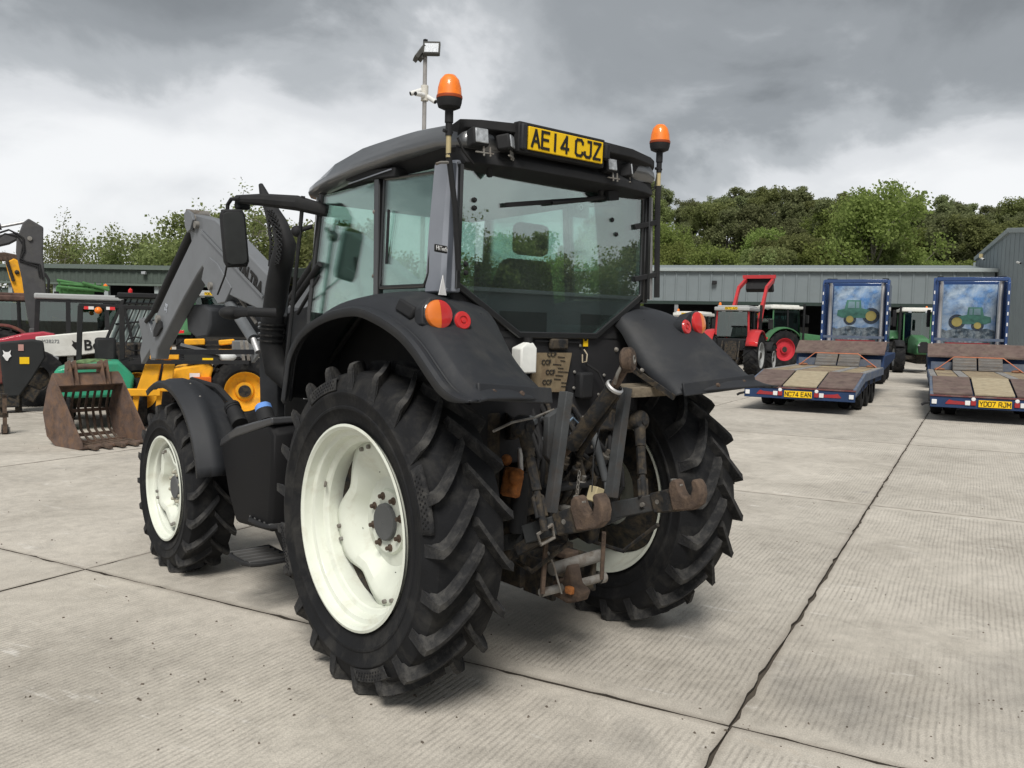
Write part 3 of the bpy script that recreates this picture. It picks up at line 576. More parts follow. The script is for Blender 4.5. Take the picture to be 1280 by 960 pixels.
# ============================================================ THE TRACTOR (its rear axle is at the world's origin, it faces +Y)
T = thing('farm_tractor', 'big black tractor with white wheels and grey front loader, nearest in the yard', 'tractor')
def make_tyre(cx, cy, cz, side, Rr, Wd, rimr, nl, lugh, lw, sweep, parent, patches=True):
    # side: -1 outer face to the left, +1 to the right. Axis along x.
    hw = Wd / 2; rc = Rr - lugh
    prof = [(rimr - .012, -hw * .82), (rimr + .004, -hw * .90), (rimr + .03, -hw * .93), (rimr + (rc - rimr) * .28, -hw * 1.00), (rimr + (rc - rimr) * .31, -hw * 1.045), (rimr + (rc - rimr) * .35, -hw * 1.05), (rimr + (rc - rimr) * .37, -hw * 1.03), (rimr + (rc - rimr) * .55, -hw * 1.06), (rimr + (rc - rimr) * .58, -hw * 1.085), (rimr + (rc - rimr) * .62, -hw * 1.085), (rimr + (rc - rimr) * .65, -hw * 1.045), (rimr + (rc - rimr) * .80, -hw * .99), (rimr + (rc - rimr) * .93, -hw * .90), (rc - .006, -hw * .74), (rc, -hw * .35), (rc + .004, 0)]
    prof = prof + [(r, -h) for r, h in reversed(prof[:-1])] + [(rimr - .03, hw * .7), (rimr - .03, -hw * .7)]
    ty = MB().lathe(prof, (cx, cy, cz), (1, 0, 0), 96, closed=True).build('tyre', rubber, parent, ang=40)
    # lug proto (object at the wheel's centre, rotated about x)
    def lug(sd_):
        rings = []; k = 9
        for i in range(k):
            f = i / (k - 1)                       # 0 shoulder, 1 centre
            x = sd_ * (hw * 1.0 * (1 - f) - .012 * f); an = sweep * (f ** 1.25)
            rb = rc - .012 - (0.035 * (1 - f) ** 4); rt_ = Rr - .014 * (1 - f) ** 5 - .002
            wt = lw * (.62 - .08 * f); wb = lw * (1.15 - .1 * f)
            ring = []
            for rad, wdt in ((rb, -wb), (rt_, -wt), (rt_, wt), (rb, wb)):
                a = an + wdt / 2 / Rr
                # rear of wheel: angle 0 = -Y, growing = up
                ring.append((x, -rad * cos(a), rad * sin(a)))
            rings.append(ring)
        # tooth running down the shoulder
        r0 = [(sd_ * hw * 1.035, -r_ * cos(a), r_ * sin(a)) for r_, a in ((rc - .125, -lw * .55 / Rr), (rc - .095, -lw * .38 / Rr), (rc - .095, lw * .38 / Rr), (rc - .125, lw * .55 / Rr))]
        r1 = [(sd_ * hw * 1.045, -r_ * cos(a), r_ * sin(a)) for r_, a in ((rc - .085, -lw * .6 / Rr), (Rr - .040, -lw * .36 / Rr), (Rr - .040, lw * .36 / Rr), (rc - .085, lw * .6 / Rr))]
        return MB().loft([r0, r1] + rings)
    pm = {}
    for sd_ in (-1, 1):
        l0 = lug(sd_).build('lug', rubtop, ty, flat=True); l0.location = (cx, cy, cz); pm[sd_] = l0
        ph = 0 if sd_ == -1 else pi / nl
        for i in range(nl):
            o = l0 if i == 0 else l0.copy()
            if i: COL.objects.link(o); o.parent = ty
            o.rotation_euler = (-(ph + 2 * pi * i / nl + .05), 0, 0)
    # raised dotted wear patches + ridge on the outer wall
    rp = rimr + (rc - rimr) * .67
    if patches:
        dots = MB()
        for q in range(4):
            a0 = q * pi / 2 + .15; pl = []; xo = cx + side * (hw * 1.045)
            for rad, off in ((rp + .0, .010), (rp + .058, .003)):
                pass
            L = 10; mb = MB(); ring = []
            for i in range(L + 1):
                a = a0 + .42 * i / L
                ring.append([(xo + side * o_, cy - r_ * cos(a), cz + r_ * sin(a)) for r_, o_ in ((rp - .004, -.004), (rp - .001, .008), (rp + .055, .001), (rp + .060, -.014))])
            mb.loft(ring, cap=False, closed=False); mb.build('wear_patch', rubtop, ty, solid=.003)
            for i in range(9):
                for j in range(3):
                    a = a0 + .04 + .34 * (i + .5 * (j % 2)) / 9; r_ = rp + .012 + .016 * j
                    dots.sphere((xo + side * (.009 - .0022 * j), cy - r_ * cos(a), cz + r_ * sin(a)), .0048, 6, 4)
        dots.build('dot_pattern', rubber, ty, stuff=True)
    return ty
def make_rim(cx, cy, cz, side, r, hw, inset, parent, hubr, nb, nutr, lobes=4, ph=.2, nutm=rust):
    # outer flange at cx + side*hw
    s = side; o = lambda d: s * (hw - d)
    prof = [(r, o(.006)), (r + .004, o(0)), (r - .006, o(-.002)), (r - .018, o(.008)), (r - .022, o(.040)), (r - .026, o(.048)), (r - .050, o(.054)), (r - .054, o(.062)), (r - .058, o(.100)), (r - .082, o(.112)), (r - .088, o(.120)), (r - .092, o(.20)), (r - .075, o(.26)), (r - .048, o(.30)), (r - .03, o(2 * hw - .04)), (r - .014, o(2 * hw - .01)), (r + .004, o(2 * hw)), (r, o(2 * hw - .006))]
    back = [(q[0] - .004 if 0 < i < 14 else q[0], q[1]) for i, q in enumerate(prof)]
    rm = MB().lathe(prof, (cx, cy, cz), (1, 0, 0), 80).build('rim', white, parent, ang=24, solid=.006)
    # dished disc with lobes
    rb = r - .088
    def rmod(a, rad):
        if rad < hubr * 1.9: return 1
        f = (.5 + .5 * cos(lobes * (a + ph))); f = min(1, f * 1.25) ** .8; return 1 - (1 - f) * (.25 if rad > rb * .9 else .20 if rad > rb * .7 else .04)
    dp = inset
    MB().lathe([(hubr * .5, o(dp + .01)), (hubr * 1.60, o(dp + .01)), (hubr * 1.70, o(dp + .030)), (rb * .55, o(dp + .036)), (rb * .80, o(dp - .035)), (rb * .90, o(dp - .045)), (rb * 1.0, o(dp - .045))], (cx, cy, cz), (1, 0, 0), 96, rmod=rmod).build('wheel_disc', white, rm, ang=28, solid=.012)
    MB().lathe([(rb * .56, o(dp + .085)), (rb * .70, o(dp + .030)), (rb * .985, o(dp - .022)), (rb * .985, o(dp + .0)), (rb * .70, o(dp + .05)), (rb * .56, o(dp + .10))], (cx, cy, cz), (1, 0, 0), 32).build('gap_shade_ring', iron, rm)  # dark ring added to paint the shade inside the disc openings
    for k in range(12):
        a = 2 * pi * k / 12 + .2; MB().lathe([(.001, .001), (.006, .001), (.006, 0)], (cx + o(dp + .022 - .012), cy + rb * .62 * cos(a), cz + rb * .62 * sin(a)), (s, 0, 0), 8).build('drill_hole', inkm, rm)
    MB().lathe([(.001, o(dp - .02)), (hubr * .92, o(dp - .02)), (hubr * .97, o(dp - .015)), (hubr, o(dp + .01))], (cx, cy, cz), (1, 0, 0), 32).build('hub_cap', mat('hub_grey', (.09, .093, .095), .5), rm)
    n0 = MB().lathe([(.001, .030), (.010, .030), (.012, .026), (.012, .010), (.021, .008), (.021, 0)], (0, 0, 0), (s, 0, 0), 8).build('wheel_nut', nutm, rm, ang=30)
    for i in range(nb):
        a = 2 * pi * (i + .5) / nb + .1; c = n0 if i == 0 else n0.copy()
        if i: COL.objects.link(c); c.parent = rm
        c.location = (cx + o(dp + .008), cy + nutr * cos(a), cz + nutr * sin(a))
    k = 0
    for i in range(lobes):
        for dl in (-.09, .09):
            a = -ph + 2 * pi * i / lobes + dl; rr = rb * .93
            MB().lathe([(.001, .022), (.011, .022), (.012, .018), (.012, 0)], (cx + o(dp - .045), cy + rr * cos(a), cz + rr * sin(a)), (s, 0, 0), 8).build('lobe_bolt', steel, rm)
    vm = MB(); va = R_(165)
    yv, zv = cy - (r - .07) * cos(va - pi) , cz + (r - .07) * sin(pi - va)
    MB().path([(cx + o(.10), cy + (r - .06) * cos(R_(200)) * -1, cz + (r - .06) * .34), (cx + o(.075), cy + (r - .10) * .94, cz + (r - .10) * .34)], .008, 6).build('valve', steel, rm)
    return rm
RX = .89; HZ = .82; FY = 2.645; FX = .965; FZ = .60
for s in (-1, 1):
    tr_ = make_tyre(s * RX, 0, HZ, s, .834, .40, .512, 21, .054, .060, R_(17), T)
    make_rim(s * RX, 0, HZ, s, .512, .197, .219, T, .098, 8, .134, ph=R_(18))
    tf = make_tyre(s * FX, FY, FZ, s, .628, .33, .379, 18, .042, .052, R_(18), T, patches=False)
    make_rim(s * FX, FY, FZ, s, .379, .168, .100, T, .085, 8, .108, ph=R_(20), nutm=mat('zinc_nut', (.45, .43, .36), .4, .5))
# axles and gearbox
MB().tube((-.72, 0, HZ), (.72, 0, HZ), .13, .13, 20).lathe([(.13, -.70), (.20, -.69), (.20, -.60), (.15, -.55)], (0, 0, HZ), (1, 0, 0), 24).lathe([(.13, .70), (.20, .69), (.20, .60), (.15, .55)], (0, 0, HZ), (1, 0, 0), 24).build('rear_axle', iron, T)
MB().box((0, .25, .86), (.50, .95, .62)).box((0, 1.2, .80), (.42, 1.2, .50)).build('gearbox', iron, T, bevel=.04)
MB().box((0, 2.0, .78), (.40, 1.3, .42)).box((0, FY, .60), (1.5, .18, .16)).box((-.76, FY, .60), (.12, .22, .3)).box((.76, FY, .60), (.12, .22, .3)).box((0, 2.75, .72), (.36, .5, .3)).build('front_axle', iron, T, bevel=.02)
# bonnet
MB().loft([[(-.33, 1.2, 1.0), (.33, 1.2, 1.0), (.36, 1.2, 1.5), (.26, 1.2, 1.76), (-.26, 1.2, 1.76), (-.36, 1.2, 1.5)], [(-.30, 2.1, 1.0), (.30, 2.1, 1.0), (.32, 2.1, 1.45), (.22, 2.1, 1.66), (-.22, 2.1, 1.66), (-.32, 2.1, 1.45)], [(-.28, 2.72, .98), (.28, 2.72, .98), (.28, 2.74, 1.3), (.2, 2.66, 1.5), (-.2, 2.66, 1.5), (-.28, 2.74, 1.3)]]).build('bonnet', lgrey, T, bevel=.02)
for s in (-1, 1):
    g = MB().box((s * .335, 1.9, 1.2), (.012, .8, .32)).build('side_grille', black, T)
# ---------------- rear fenders
LIP = [(1.0, .72, 1.40), (0.9, .68, 1.54), (0, .635, 1.661), (0, .491, 1.786), (0, .242, 1.872), (0, -.056, 1.907), (0, -.264, 1.875), (0, -.457, 1.811), (0, -.588, 1.739), (0, -.71, 1.645), (0, -.808, 1.574), (0, -.905, 1.539), (0, -1.0, 1.533)]
INN = [(.98, 1.30), (.96, 1.50), (.88, 1.70), (.66, 1.86), (.34, 1.965), (.02, 1.995), (-.22, 1.965), (-.37, 1.885), (-.455, 1.79), (-.54, 1.69), (-.64, 1.61), (-.74, 1.55), (-.80, 1.497)]
def crm(P, n):
    out_ = []
    for i in range(len(P) - 1):
        p0, p1, p2, p3 = V(P[max(i - 1, 0)]), V(P[i]), V(P[i + 1]), V(P[min(i + 2, len(P) - 1)])
        for k in range(n):
            t = k / n; out_.append(.5 * ((2 * p1) + (p2 - p0) * t + (2 * p0 - 5 * p1 + 4 * p2 - p3) * t * t + (3 * p1 - p0 - 3 * p2 + p3) * t ** 3))
    return out_ + [V(P[-1])]
def fender(s):
    X = [1.105, 1.105, 1.090, 1.072, 1.066, 1.048, 1.040, 1.012, 1.0, .92, .80, .65, .54, .50, .46]
    BU = [-.035, .002, .008, .006, -.004, -.002, .012, .040, .046, .052, .050, .036, .018, .0, -.05]
    LO = crm([(y, z) for _, y, z in LIP], 4); IN_ = crm(INN, 4); rows_ = []; cen = V((-.05, .95))
    for i, (lo, inn) in enumerate(zip(LO, IN_)):
        nrm = (lo - cen).normalized(); t_ = i / (len(LO) - 1); end = min(1, (1 - t_) / .10); row = []
        for x, bu in zip(X, BU):
            f = max(0, min(1, (1.085 - x) / .585)); p = lo.lerp(inn, f)
            if .45 < t_: bu = bu + .02 * sin(min(1, (t_ - .45) / .5) * pi) * sin(f * pi)
            p = p + nrm * (bu * (.35 + .65 * end)); row.append((s * x, p.x, p.y))
        rows_.append(row)
    return MB().loft(rows_, cap=False, closed=False)
for s in (-1, 1):
    fo = fender(s).build('rear_fender', dgrey, T, solid=.012, ang=24, off=0)
    MB().path([(s * 1.056, p.x, p.y) for p in [q + (q - V((-.05, .95))).normalized() * .006 for q in crm([(y, z) for _, y, z in LIP], 4)[2:]]], .007, 6).build('lip_bead', dgrey, fo)
    # rolled rear edge plate with bolts
    a = V((s * 1.0, -.895, 1.575)); b = V((s * .485, -.795, 1.533))
    MB().bar(a + V((0, -.02, -.01)), b + V((0, -.018, -.012)), .016, .075, up=(0, .2, 1)).build('rear_edge', dgrey, fo, bevel=.006)
    for q in (.18, .55): MB().lathe([(.001, .014), (.009, .014), (.014, .006), (.014, 0)], a.lerp(b, q) + V((0, -.026, -.01)), (0, -1, .2), 10).build('bolt', rust, fo)
    # light cluster
    lc = V((s * .943, -.523, 1.882)); lr = V((s * .815, -.530, 1.856)); nrm = V((-s * -.12, -1, .12)).normalized(); nrm = V((s * .10, -1, .18)).normalized()
    mid = lc.lerp(lr, .42); M = frame(mid - nrm * .012, (1, s * .10, .19 * s * 0 + (lc.z - lr.z) / (lc.x - lr.x)), (0, .18, 1))
    pl = MB(); pts = [(-.135, -.06), (-.10, .03), (.0, .075), (.10, .075), (.14, .02), (.13, -.06), (.02, -.072)]
    if s < 0: pts = [(-x, y) for x, y in pts]
    pl.prism([(x, y) for x, y in pts], 'z', -.06, .010, M=frame(mid + nrm * .004, (1, -nrm.x / nrm.y, .19 * s), (0, .18, 1)))
    pl.build('lamp_bracket', dgrey, fo, bevel=.008)
    lp = MB().lathe([(.068, 0), (.068, .014), (.064, .024), (.050, .031), (.025, .035), (.001, .036)], lc + nrm * .012, nrm, 28).build('tail_lamp', tailA, fo)
    # red half
    MB().lathe([(.0688, .002), (.0688, .0145), (.0648, .0246), (.0507, .0317), (.0255, .0357), (.001, .0367)], lc + nrm * .012, nrm, 14, a0=(-pi / 2 if s < 0 else pi / 2), a1=(pi / 2 if s < 0 else 3 * pi / 2)).build('red_half', tailR, lp)
    MB().lathe([(.074, -.02), (.074, .006), (.069, .010)], lc + nrm * .012, nrm, 28).build('lamp_rim', blackg, lp)
    lr = lr + nrm * .020
    MB().lathe([(.049, -.05), (.049, .006), (.044, .008)], lr, nrm, 24).build('reflector_mount', dgrey, fo)
    l2 = MB().lathe([(.044, -.01), (.044, .010), (.038, .018), (.022, .0185), (.020, .013), (.012, .013), (.010, .019), (.001, .02)], lr, nrm, 24).build('reflector', tailR, fo)
# buttons by the left lamp
f0 = [c for c in T.children if c.name.startswith('rear_fender')][0]
bc = at(508, 386, 'x', -1.02)
M = frame(bc, (0, 1, .35), (.25, -.3, 1))
MB().box((0, 0, 0), (.14, .062, .03), M=M).build('button_panel', black, f0, bevel=.012)
for k in (-1, 0, 1): MB().sphere((0, 0, 0), .021, 12, 8).build('button', blackg, f0).matrix_basis = M @ Matrix.Translation((k * .042, 0, .014))
# inner wheel arch (dark liner)
for s in (-1, 1):
    MB().prism([(-.42, 1.45), (-.42, 1.9), (.98, 1.9), (1.05, 1.2), (.95, .7), (.80, .7), (.80, 1.15), (.35, 1.55)], 'x', s * .60, s * .655).build('arch_liner', black, T)
# ---------------- cab
RW = [(-.671, 2.60), (-.680, 2.054), (-.275, 1.815), (.290, 1.815), (.652, 2.045), (.647, 2.60)]
def poly_frame(pts, y, wd, dp):
    mb = MB(); n = len(pts); c = V((sum(p[0] for p in pts) / n, 0, sum(p[1] for p in pts) / n)); o_ = []
    for i in range(n):
        a, b, c_ = V(pts[i - 1]), V(pts[i]), V(pts[(i + 1) % n]); d1 = (b - a).normalized(); d2 = (c_ - b).normalized(); n1_ = V((d1.y, -d1.x)); n2_ = V((d2.y, -d2.x))
        bis = (n1_ + n2_).normalized(); k = wd / max(.4, bis.dot(n1_)); o_.append((b.x + bis.x * k, b.y + bis.y * k))
    vs = [(p[0], y - dp, p[1]) for p in pts] + [(p[0], y - dp, p[1]) for p in o_] + [(p[0], y + dp, p[1]) for p in pts] + [(p[0], y + dp, p[1]) for p in o_]
    fs = []
    for i in range(n):
        j = (i + 1) % n; fs += [(i, j, n + j, n + i), (2 * n + i, 3 * n + i, 3 * n + j, 2 * n + j), (i, 2 * n + i, 2 * n + j, j), (n + i, n + j, 3 * n + j, 3 * n + i)]
    return mb.add(vs, fs)
poly_frame(RW, -.325, .035, .016).build('rear_window_frame', blackg, T, bevel=.006)
rw = MB().prism([(x * .995, z) for x, z in RW], 'y', -.332, -.326).build('rear_window', G2, T, flat=True)
for u, v in ((593, 250), (593, 260), (765, 275), (770, 293), (582, 330), (582, 341)):
    MB().lathe([(.001, .012), (.010, .010), (.014, 0)], at(u, v, 'y', -.334), (0, -1, 0), 12).build('window_button', black, rw)
wm = MB(); p0 = at(760, 246, 'y', -.37); p1 = at(690, 254, 'y', -.37); pw0 = at(632, 256, 'y', -.352); pw1 = at(746, 248, 'y', -.352)
wp = MB().path([p0 + V((0, .03, 0)), p0, p1, pw0.lerp(pw1, .5)], [.018, .014, .009, .007], 8).bar(pw0, pw1, .012, .022).bar(p0 + V((-.03, -.01, 0)), p0 + V((.05, -.01, .01)), .05, .05).build('rear_wiper', black, T)
# stickers inside / label square behind the glass
q = at(723, 257, 'y', -.30); MB().box(q, (.17, .004, .13)).build('mirror_sticker', mat('dark_sticker', (.05, .05, .055), .4), rw)
MB().lathe([(.016, 0), (.016, .003), (.009, .003), (.009, 0)], at(726, 259, 'y', -.305), (0, -1, 0), 16).build('sticker_ring', mat('white_print', (.75, .75, .75), .5), rw)
# posts
SP = MB().loft([[(-.752, -.28, 2.0), (-.715, -.345, 2.0), (-.675, -.345, 2.0), (-.675, -.20, 2.0), (-.735, -.12, 2.0)], [(-.748, -.29, 2.3), (-.712, -.345, 2.3), (-.675, -.345, 2.3), (-.675, -.2, 2.3), (-.732, -.14, 2.3)], [(-.728, -.30, 2.64), (-.705, -.34, 2.64), (-.675, -.345, 2.64), (-.675, -.22, 2.64), (-.722, -.17, 2.64)]])
for s in (-1, 1):
    po = (SP if s < 0 else SP.mirror()).build('corner_post', silver if s < 0 else blackg, T, bevel=.008)
    MB().bar((s * .700, -.352, 2.02), (s * .690, -.352, 2.62), .020, .02, up=(0, 1, 0)).build('post_seal', blackg, po)
    MB().bar((s * .745, -.340, 2.02), (s * .722, -.338, 2.62), .022, .010, up=(0, 1, 0)).build('post_stripe', mat('dark_post_band', (.07, .08, .10), .3) if s < 0 else chrome, po)
# HiTech badge
bp = at(551, 311, 'y', -.385); M = frame(bp, (1, .35, -.02), (0, 0, 1))
bd = MB().box((0, 0, 0), (.098, .036, .010), M=M).build('badge', inkm, T, bevel=.004)
text('HiTech', .031, 'badge_lettering', mat('white_print', (.75, .75, .75)), bd, M @ Matrix.Translation((0, 0, .006)), .001)
tri = MB().prism([(-.03, -.045), (.03, -.045), (.0, .05)], 'z', 0, .003, M=frame(at(553, 357, 'y', -.368), (1, .3, 0), (0, 0, 1))).build('warning_triangle', mat('white_print', (.75, .75, .75)), T)
# side glazing
def pane(pts, name, g, parent, th=.006):
    vs = [V(p) for p in pts]; n_ = (vs[1] - vs[0]).cross(vs[2] - vs[0]).normalized() * th; k = len(vs)
    return MB().add(vs + [p + n_ for p in vs], [tuple(range(k)), tuple(range(2 * k - 1, k - 1, -1))] + [(i, (i + 1) % k, (i + 1) % k + k, i + k) for i in range(k)]).build(name, g, parent, flat=True)
for s in (-1, 1):
    q = lambda x, y, z: (s * x, y, z)
    px_ = lambda y, z: q(.742 - .055 * (y - .35) - .06 * (z - 2.0), y, z)
    pane([px_(.375, 2.62), px_(.35, 2.02), px_(.55, 1.84), px_(.90, 1.60), px_(1.14, 1.45), px_(1.20, 1.75), px_(1.12, 2.62)], 'door_glass', G1, T)
    pane([q(.700, .33, 2.62), q(.730, .31, 2.03), q(.730, -.13, 2.03), q(.700, -.16, 2.62)], 'side_window', G1, T)
    MB().bar(q(.71, .37, 2.66), q(.728, .335, 1.97), .035, .055, up=(0, 1, 0)).build('door_post', blackg, T, bevel=.006)
    MB().path([q(.655, 1.12, 2.66), q(.685, 1.20, 1.9), q(.69, 1.20, 1.50), q(.66, 1.10, 1.05)], [.026, .03, .035, .04], 8).build('front_post', blackg, T)
    fr = MB().path([q(.733, .30, 2.035), q(.733, -.12, 2.035), q(.730, -.155, 2.1), q(.704, -.165, 2.6), q(.703, .32, 2.62), q(.731, .305, 2.06)], .012, 6, closed=True).build('side_window_frame', blackg, T)
    MB().path([q(.725, .345, 2.0), q(.745, .55, 1.83), q(.738, .90, 1.58), q(.69, 1.15, 1.43)], .016, 6).build('door_seal', blackg, T)
    # steel stays seen at the door
MB().bar((-.64, 1.20, 2.62), (-.69, 1.26, 1.35), .012, .03, up=(1, 0, 0)).build('door_trim', chrome, T)
MB().path([at(486, 262, 'x', -.73), at(483, 330, 'x', -.73)], .008, 6).build('grab_handle', black, T)
for zq in (2.45, 2.1): MB().sphere((-.725, .385, zq), .014, 8, 6).build('hinge', steel, T)
MB().prism([(-.60, 2.62), (-.62, 1.35), (.62, 1.35), (.60, 2.62)], 'y', 1.20, 1.207).build('windscreen', G1, T, flat=True)
MB().box((0, 1.22, 1.25), (1.1, .06, .5)).build('firewall', black, T)
# cab lower body
MB().prism([(-.34, 1.78), (-.34, 1.25), (.35, 1.05), (1.18, 1.0), (1.2, 1.40), (1.0, 1.52), (.8, 1.60), (.45, 1.95), (.3, 1.99), (-.2, 1.99)], 'x', -.66, -.62).build('cab_side_panel', black, T)
MB().prism([(-.34, 1.78), (-.34, 1.25), (.35, 1.05), (1.18, 1.0), (1.2, 1.40), (1.0, 1.52), (.8, 1.60), (.45, 1.95), (.3, 1.99), (-.2, 1.99)], 'x', .62, .66).build('cab_side_panel', black, T)
RP = [(-.70, 2.03), (-.285, 1.785), (.30, 1.785), (.69, 2.02), (.62, 1.25), (.3, 1.12), (-.3, 1.12), (-.62, 1.25)]
bpn = MB().prism(RP, 'y', -.315, -.28).build('rear_panel', mat('satin_black_panel', (.014, .014, .016), .35, bump=.05), T, bevel=.006)
MB().box((0, .45, 1.28), (1.24, 1.5, .10)).build('cab_floor', black, T)
# interior
MB().box((0, .22, 1.62), (.48, .46, .14)).build('seat_base', seatm, T, bevel=.05)
MB().loft([[(-.24, .0, 1.66), (.24, .0, 1.66), (.24, .12, 1.66), (-.24, .12, 1.66)], [(-.25, -.06, 1.95), (.25, -.06, 1.95), (.25, .05, 1.95), (-.25, .05, 1.95)], [(-.17, -.10, 2.22), (.17, -.10, 2.22), (.17, -.02, 2.22), (-.17, -.02, 2.22)]]).build('seat_backrest', seatm, T, bevel=.04)
MB().box((0, -.09, 2.33), (.24, .08, .18)).build('headrest', seatm, T, bevel=.035)
MB().box((0, .22, 1.42), (.36, .4, .3)).build('seat_pedestal', black, T, bevel=.02)
MB().box((.42, .15, 1.72), (.24, .75, .28)).box((.44, .35, 1.88), (.16, .35, .08)).build('side_console', mat('console_grey', (.10, .105, .11), .5), T, bevel=.03)
for k in range(5): MB().tube((.36 + .04 * (k % 3), .2 + .08 * k, 1.88), (.36 + .04 * (k % 3), .22 + .08 * k, 1.97), .010, .014, 8).build('lever', black, T)
MB().box((0, 1.0, 1.55), (.5, .25, .5)).box((0, .93, 1.82), (.34, .16, .12)).build('dashboard', mat('console_grey', (.10, .105, .11), .5), T, bevel=.03)
M = frame((0, .80, 1.93), (1, 0, 0), (0, .8, .45))
sw = MB().path([tuple(M @ V((.19 * cos(a), .19 * sin(a), 0))) for a in [2 * pi * k / 28 for k in range(28)]], .014, 8, closed=True)
for a in (.5, 2.6, 4.7): sw.tube(tuple(M @ V((0, 0, 0))), tuple(M @ V((.19 * cos(a), .19 * sin(a), 0))), .012)
sw.tube((0, .80, 1.93), (0, .95, 1.75), .03); sw.build('steering_wheel', black, T)
MB().path([(-.45, .95, 1.5), (-.48, .95, 2.0), (-.50, 1.0, 2.25)], .012, 6).build('monitor_stalk', black, T)
MB().box((.48, .95, 2.15), (.2, .04, .26), (0, 0, 25)).build('monitor', black, T, bevel=.01)
# paperwork and clutter on the rear shelf
MB().box((.0, -.22, 1.80), (1.1, .2, .03)).build('rear_shelf', black, T)
# ---------------- roof
def roof_ring(y, wdt, b, t_):
    h = [(wdt - .10, b - .012), (wdt - .012, b), (wdt + .004, b + .02), (wdt - .006, b + .05), (wdt - .045, b + (t_ - b) * .72), (wdt - .13, t_ - .012), (wdt * .5, t_ + .006), (0, t_ + .010)]
    return [(-x, y, z) for x, z in h] + [(x, y, z) for x, z in reversed(h[:-1])]
RS = [(-.40, .675, 2.70, 2.815), (-.36, .715, 2.70, 2.838), (-.22, .75, 2.712, 2.858), (.1, .775, 2.700, 2.868), (.5, .785, 2.675, 2.858), (.85, .765, 2.650, 2.815), (1.08, .735, 2.635, 2.755), (1.22, .70, 2.625, 2.700), (1.29, .66, 2.622, 2.655)]
MB().loft([roof_ring(*r) for r in RS]).build('roof', mat('roof_lacquer', (.16, .165, .17), .13, .85, var=.08, coat=.7), T, ang=60, sub=0)
MB().loft([[(-.72, -.34, 2.72), (.72, -.34, 2.72), (.60, -.34, 2.60), (-.60, -.34, 2.60)], [(-.74, .5, 2.70), (.74, .5, 2.70), (.64, .5, 2.60), (-.64, .5, 2.60)], [(-.66, 1.2, 2.64), (.66, 1.2, 2.64), (.58, 1.2, 2.58), (-.58, 1.2, 2.58)]]).build('roof_underside', black, T, bevel=.01)
gr_ = MB().box((-.70, .42, 2.655), (.09, .52, .05), (4, 0, 0)).build('side_vent', black, T, bevel=.006)
MB().bar((-.752, .18, 2.652), (-.745, .64, 2.628), .006, .006).build('vent_edge', silver, gr_)
# rear roof panel (recess with lamps), curved in plan
rr_ = []
for x in (-.712, -.69, -.62, -.4, 0, .4, .62, .69, .712):
    k = 1 - (x / .745) ** 4; y0 = -.34 - .09 * k; rr_.append([(x, y0 - .055 * k, 2.825 + .018 * (1 - (x / .8) ** 2)), (x, y0 - .058 * k, 2.79), (x, y0 - .0, 2.775), (x, y0 + .01, 2.70), (x * .985, y0 - .03 * k, 2.665), (x * .96, y0 - .03, 2.625), (x * .94, y0 + .06, 2.595), (x * .94, -.25, 2.595), (x, -.25, 2.80)])
MB().loft(rr_).build('roof_rear_panel', black, T, ang=40, bevel=.004)
def worklamp(u, v, y, sz, yaw, dk=0):
    c = at(u, v, 'y', y); M = Matrix.Translation(c) @ Matrix.Rotation(R_(yaw), 4, 'Z') @ Matrix.Rotation(R_(-8), 4, 'X')
    b = MB().box((0, .02, 0), (sz, .07, sz), M=M).build('work_lamp', black, T, bevel=.01)
    MB().box((0, -.018, 0), (sz * .78, .008, sz * .78), M=M).build('lens', lampG, b, bevel=.003)
    st = MB()
    for k in (-1, 1): st.tube(tuple(M @ V((sz * .2 * k + sz * .4, -.0, -sz * .5))), tuple(M @ V((sz * .2 * k + sz * .4, 0, -sz * .5 - .045))), .005, n=6)
    st.bar(tuple(M @ V((-sz * .3, 0, -sz * .5 - .03))), tuple(M @ V((sz * .8, 0, -sz * .5 - .03))), .01, .006); st.build('lamp_bracket', steel, b)
worklamp(600, 171, -.47, .088, -8); worklamp(636, 178, -.47, .075, 34); worklamp(763, 207, -.47, .075, -4); worklamp(786, 213, -.43, .075, 40)
# AE14 CJZ plate
pts4 = [at(661, 157, 'y', -.50), at(755, 178, 'y', -.50), at(752, 205, 'y', -.50), at(661, 187, 'y', -.50)]
pc = sum(pts4, V()) / 4; wx = .53; M = frame(pc, pts4[1] - pts4[0], (0, -.03, 1))
bb = MB().box((-.015, 0, -.035), (wx + .075, .150, .05), M=M).build('plate_holder', black, T, bevel=.008)
pl = MB().box((0, 0, -.005), (wx - .005, .112, .012), M=M).build('number_plate', plateY, T, bevel=.003, label='yellow rear number plate reading AE14 CJZ')
plate_text('AE14 CJZ', .079, 'plate_lettering', inkm, pl, M @ Matrix.Translation((0, .002, .001)), .0015, wk=1.0, st=.17)
MB().box((wx / 2 + .02, .01, -.01), (.035, .085, .06), M=M).build('plate_lamp', black, T, bevel=.01)
MB().box((-wx / 2 - .03, .0, -.02), (.035, .125, .06), M=M).build('plate_end', dgrey, T, bevel=.008)
MB().path([at(683, 190, 'y', -.47), at(700, 201, 'y', -.46), at(722, 204, 'y', -.46), at(740, 199, 'y', -.47)], .006, 6).build('lamp_cable', hose, T)
# hinge hooks of the rear window
for u, v in ((612, 219), (751, 247)):
    MB().path([at(u, v - 22, 'y', -.37), at(u, v - 8, 'y', -.385), at(u, v, 'y', -.36)], [.016, .014, .018], 8).build('window_hinge', black, T)
MB().path([at(572, 172, 'y', -.42), at(580, 190, 'y', -.43), at(592, 205, 'y', -.42)], .006, 6).build('beacon_cable', hose, T)
MB().path([at(790, 234, 'y', -.36), at(806, 244, 'y', -.36), at(818, 236, 'y', -.35), at(822, 215, 'y', -.35)], .005, 6).build('beacon_cable', hose, T)
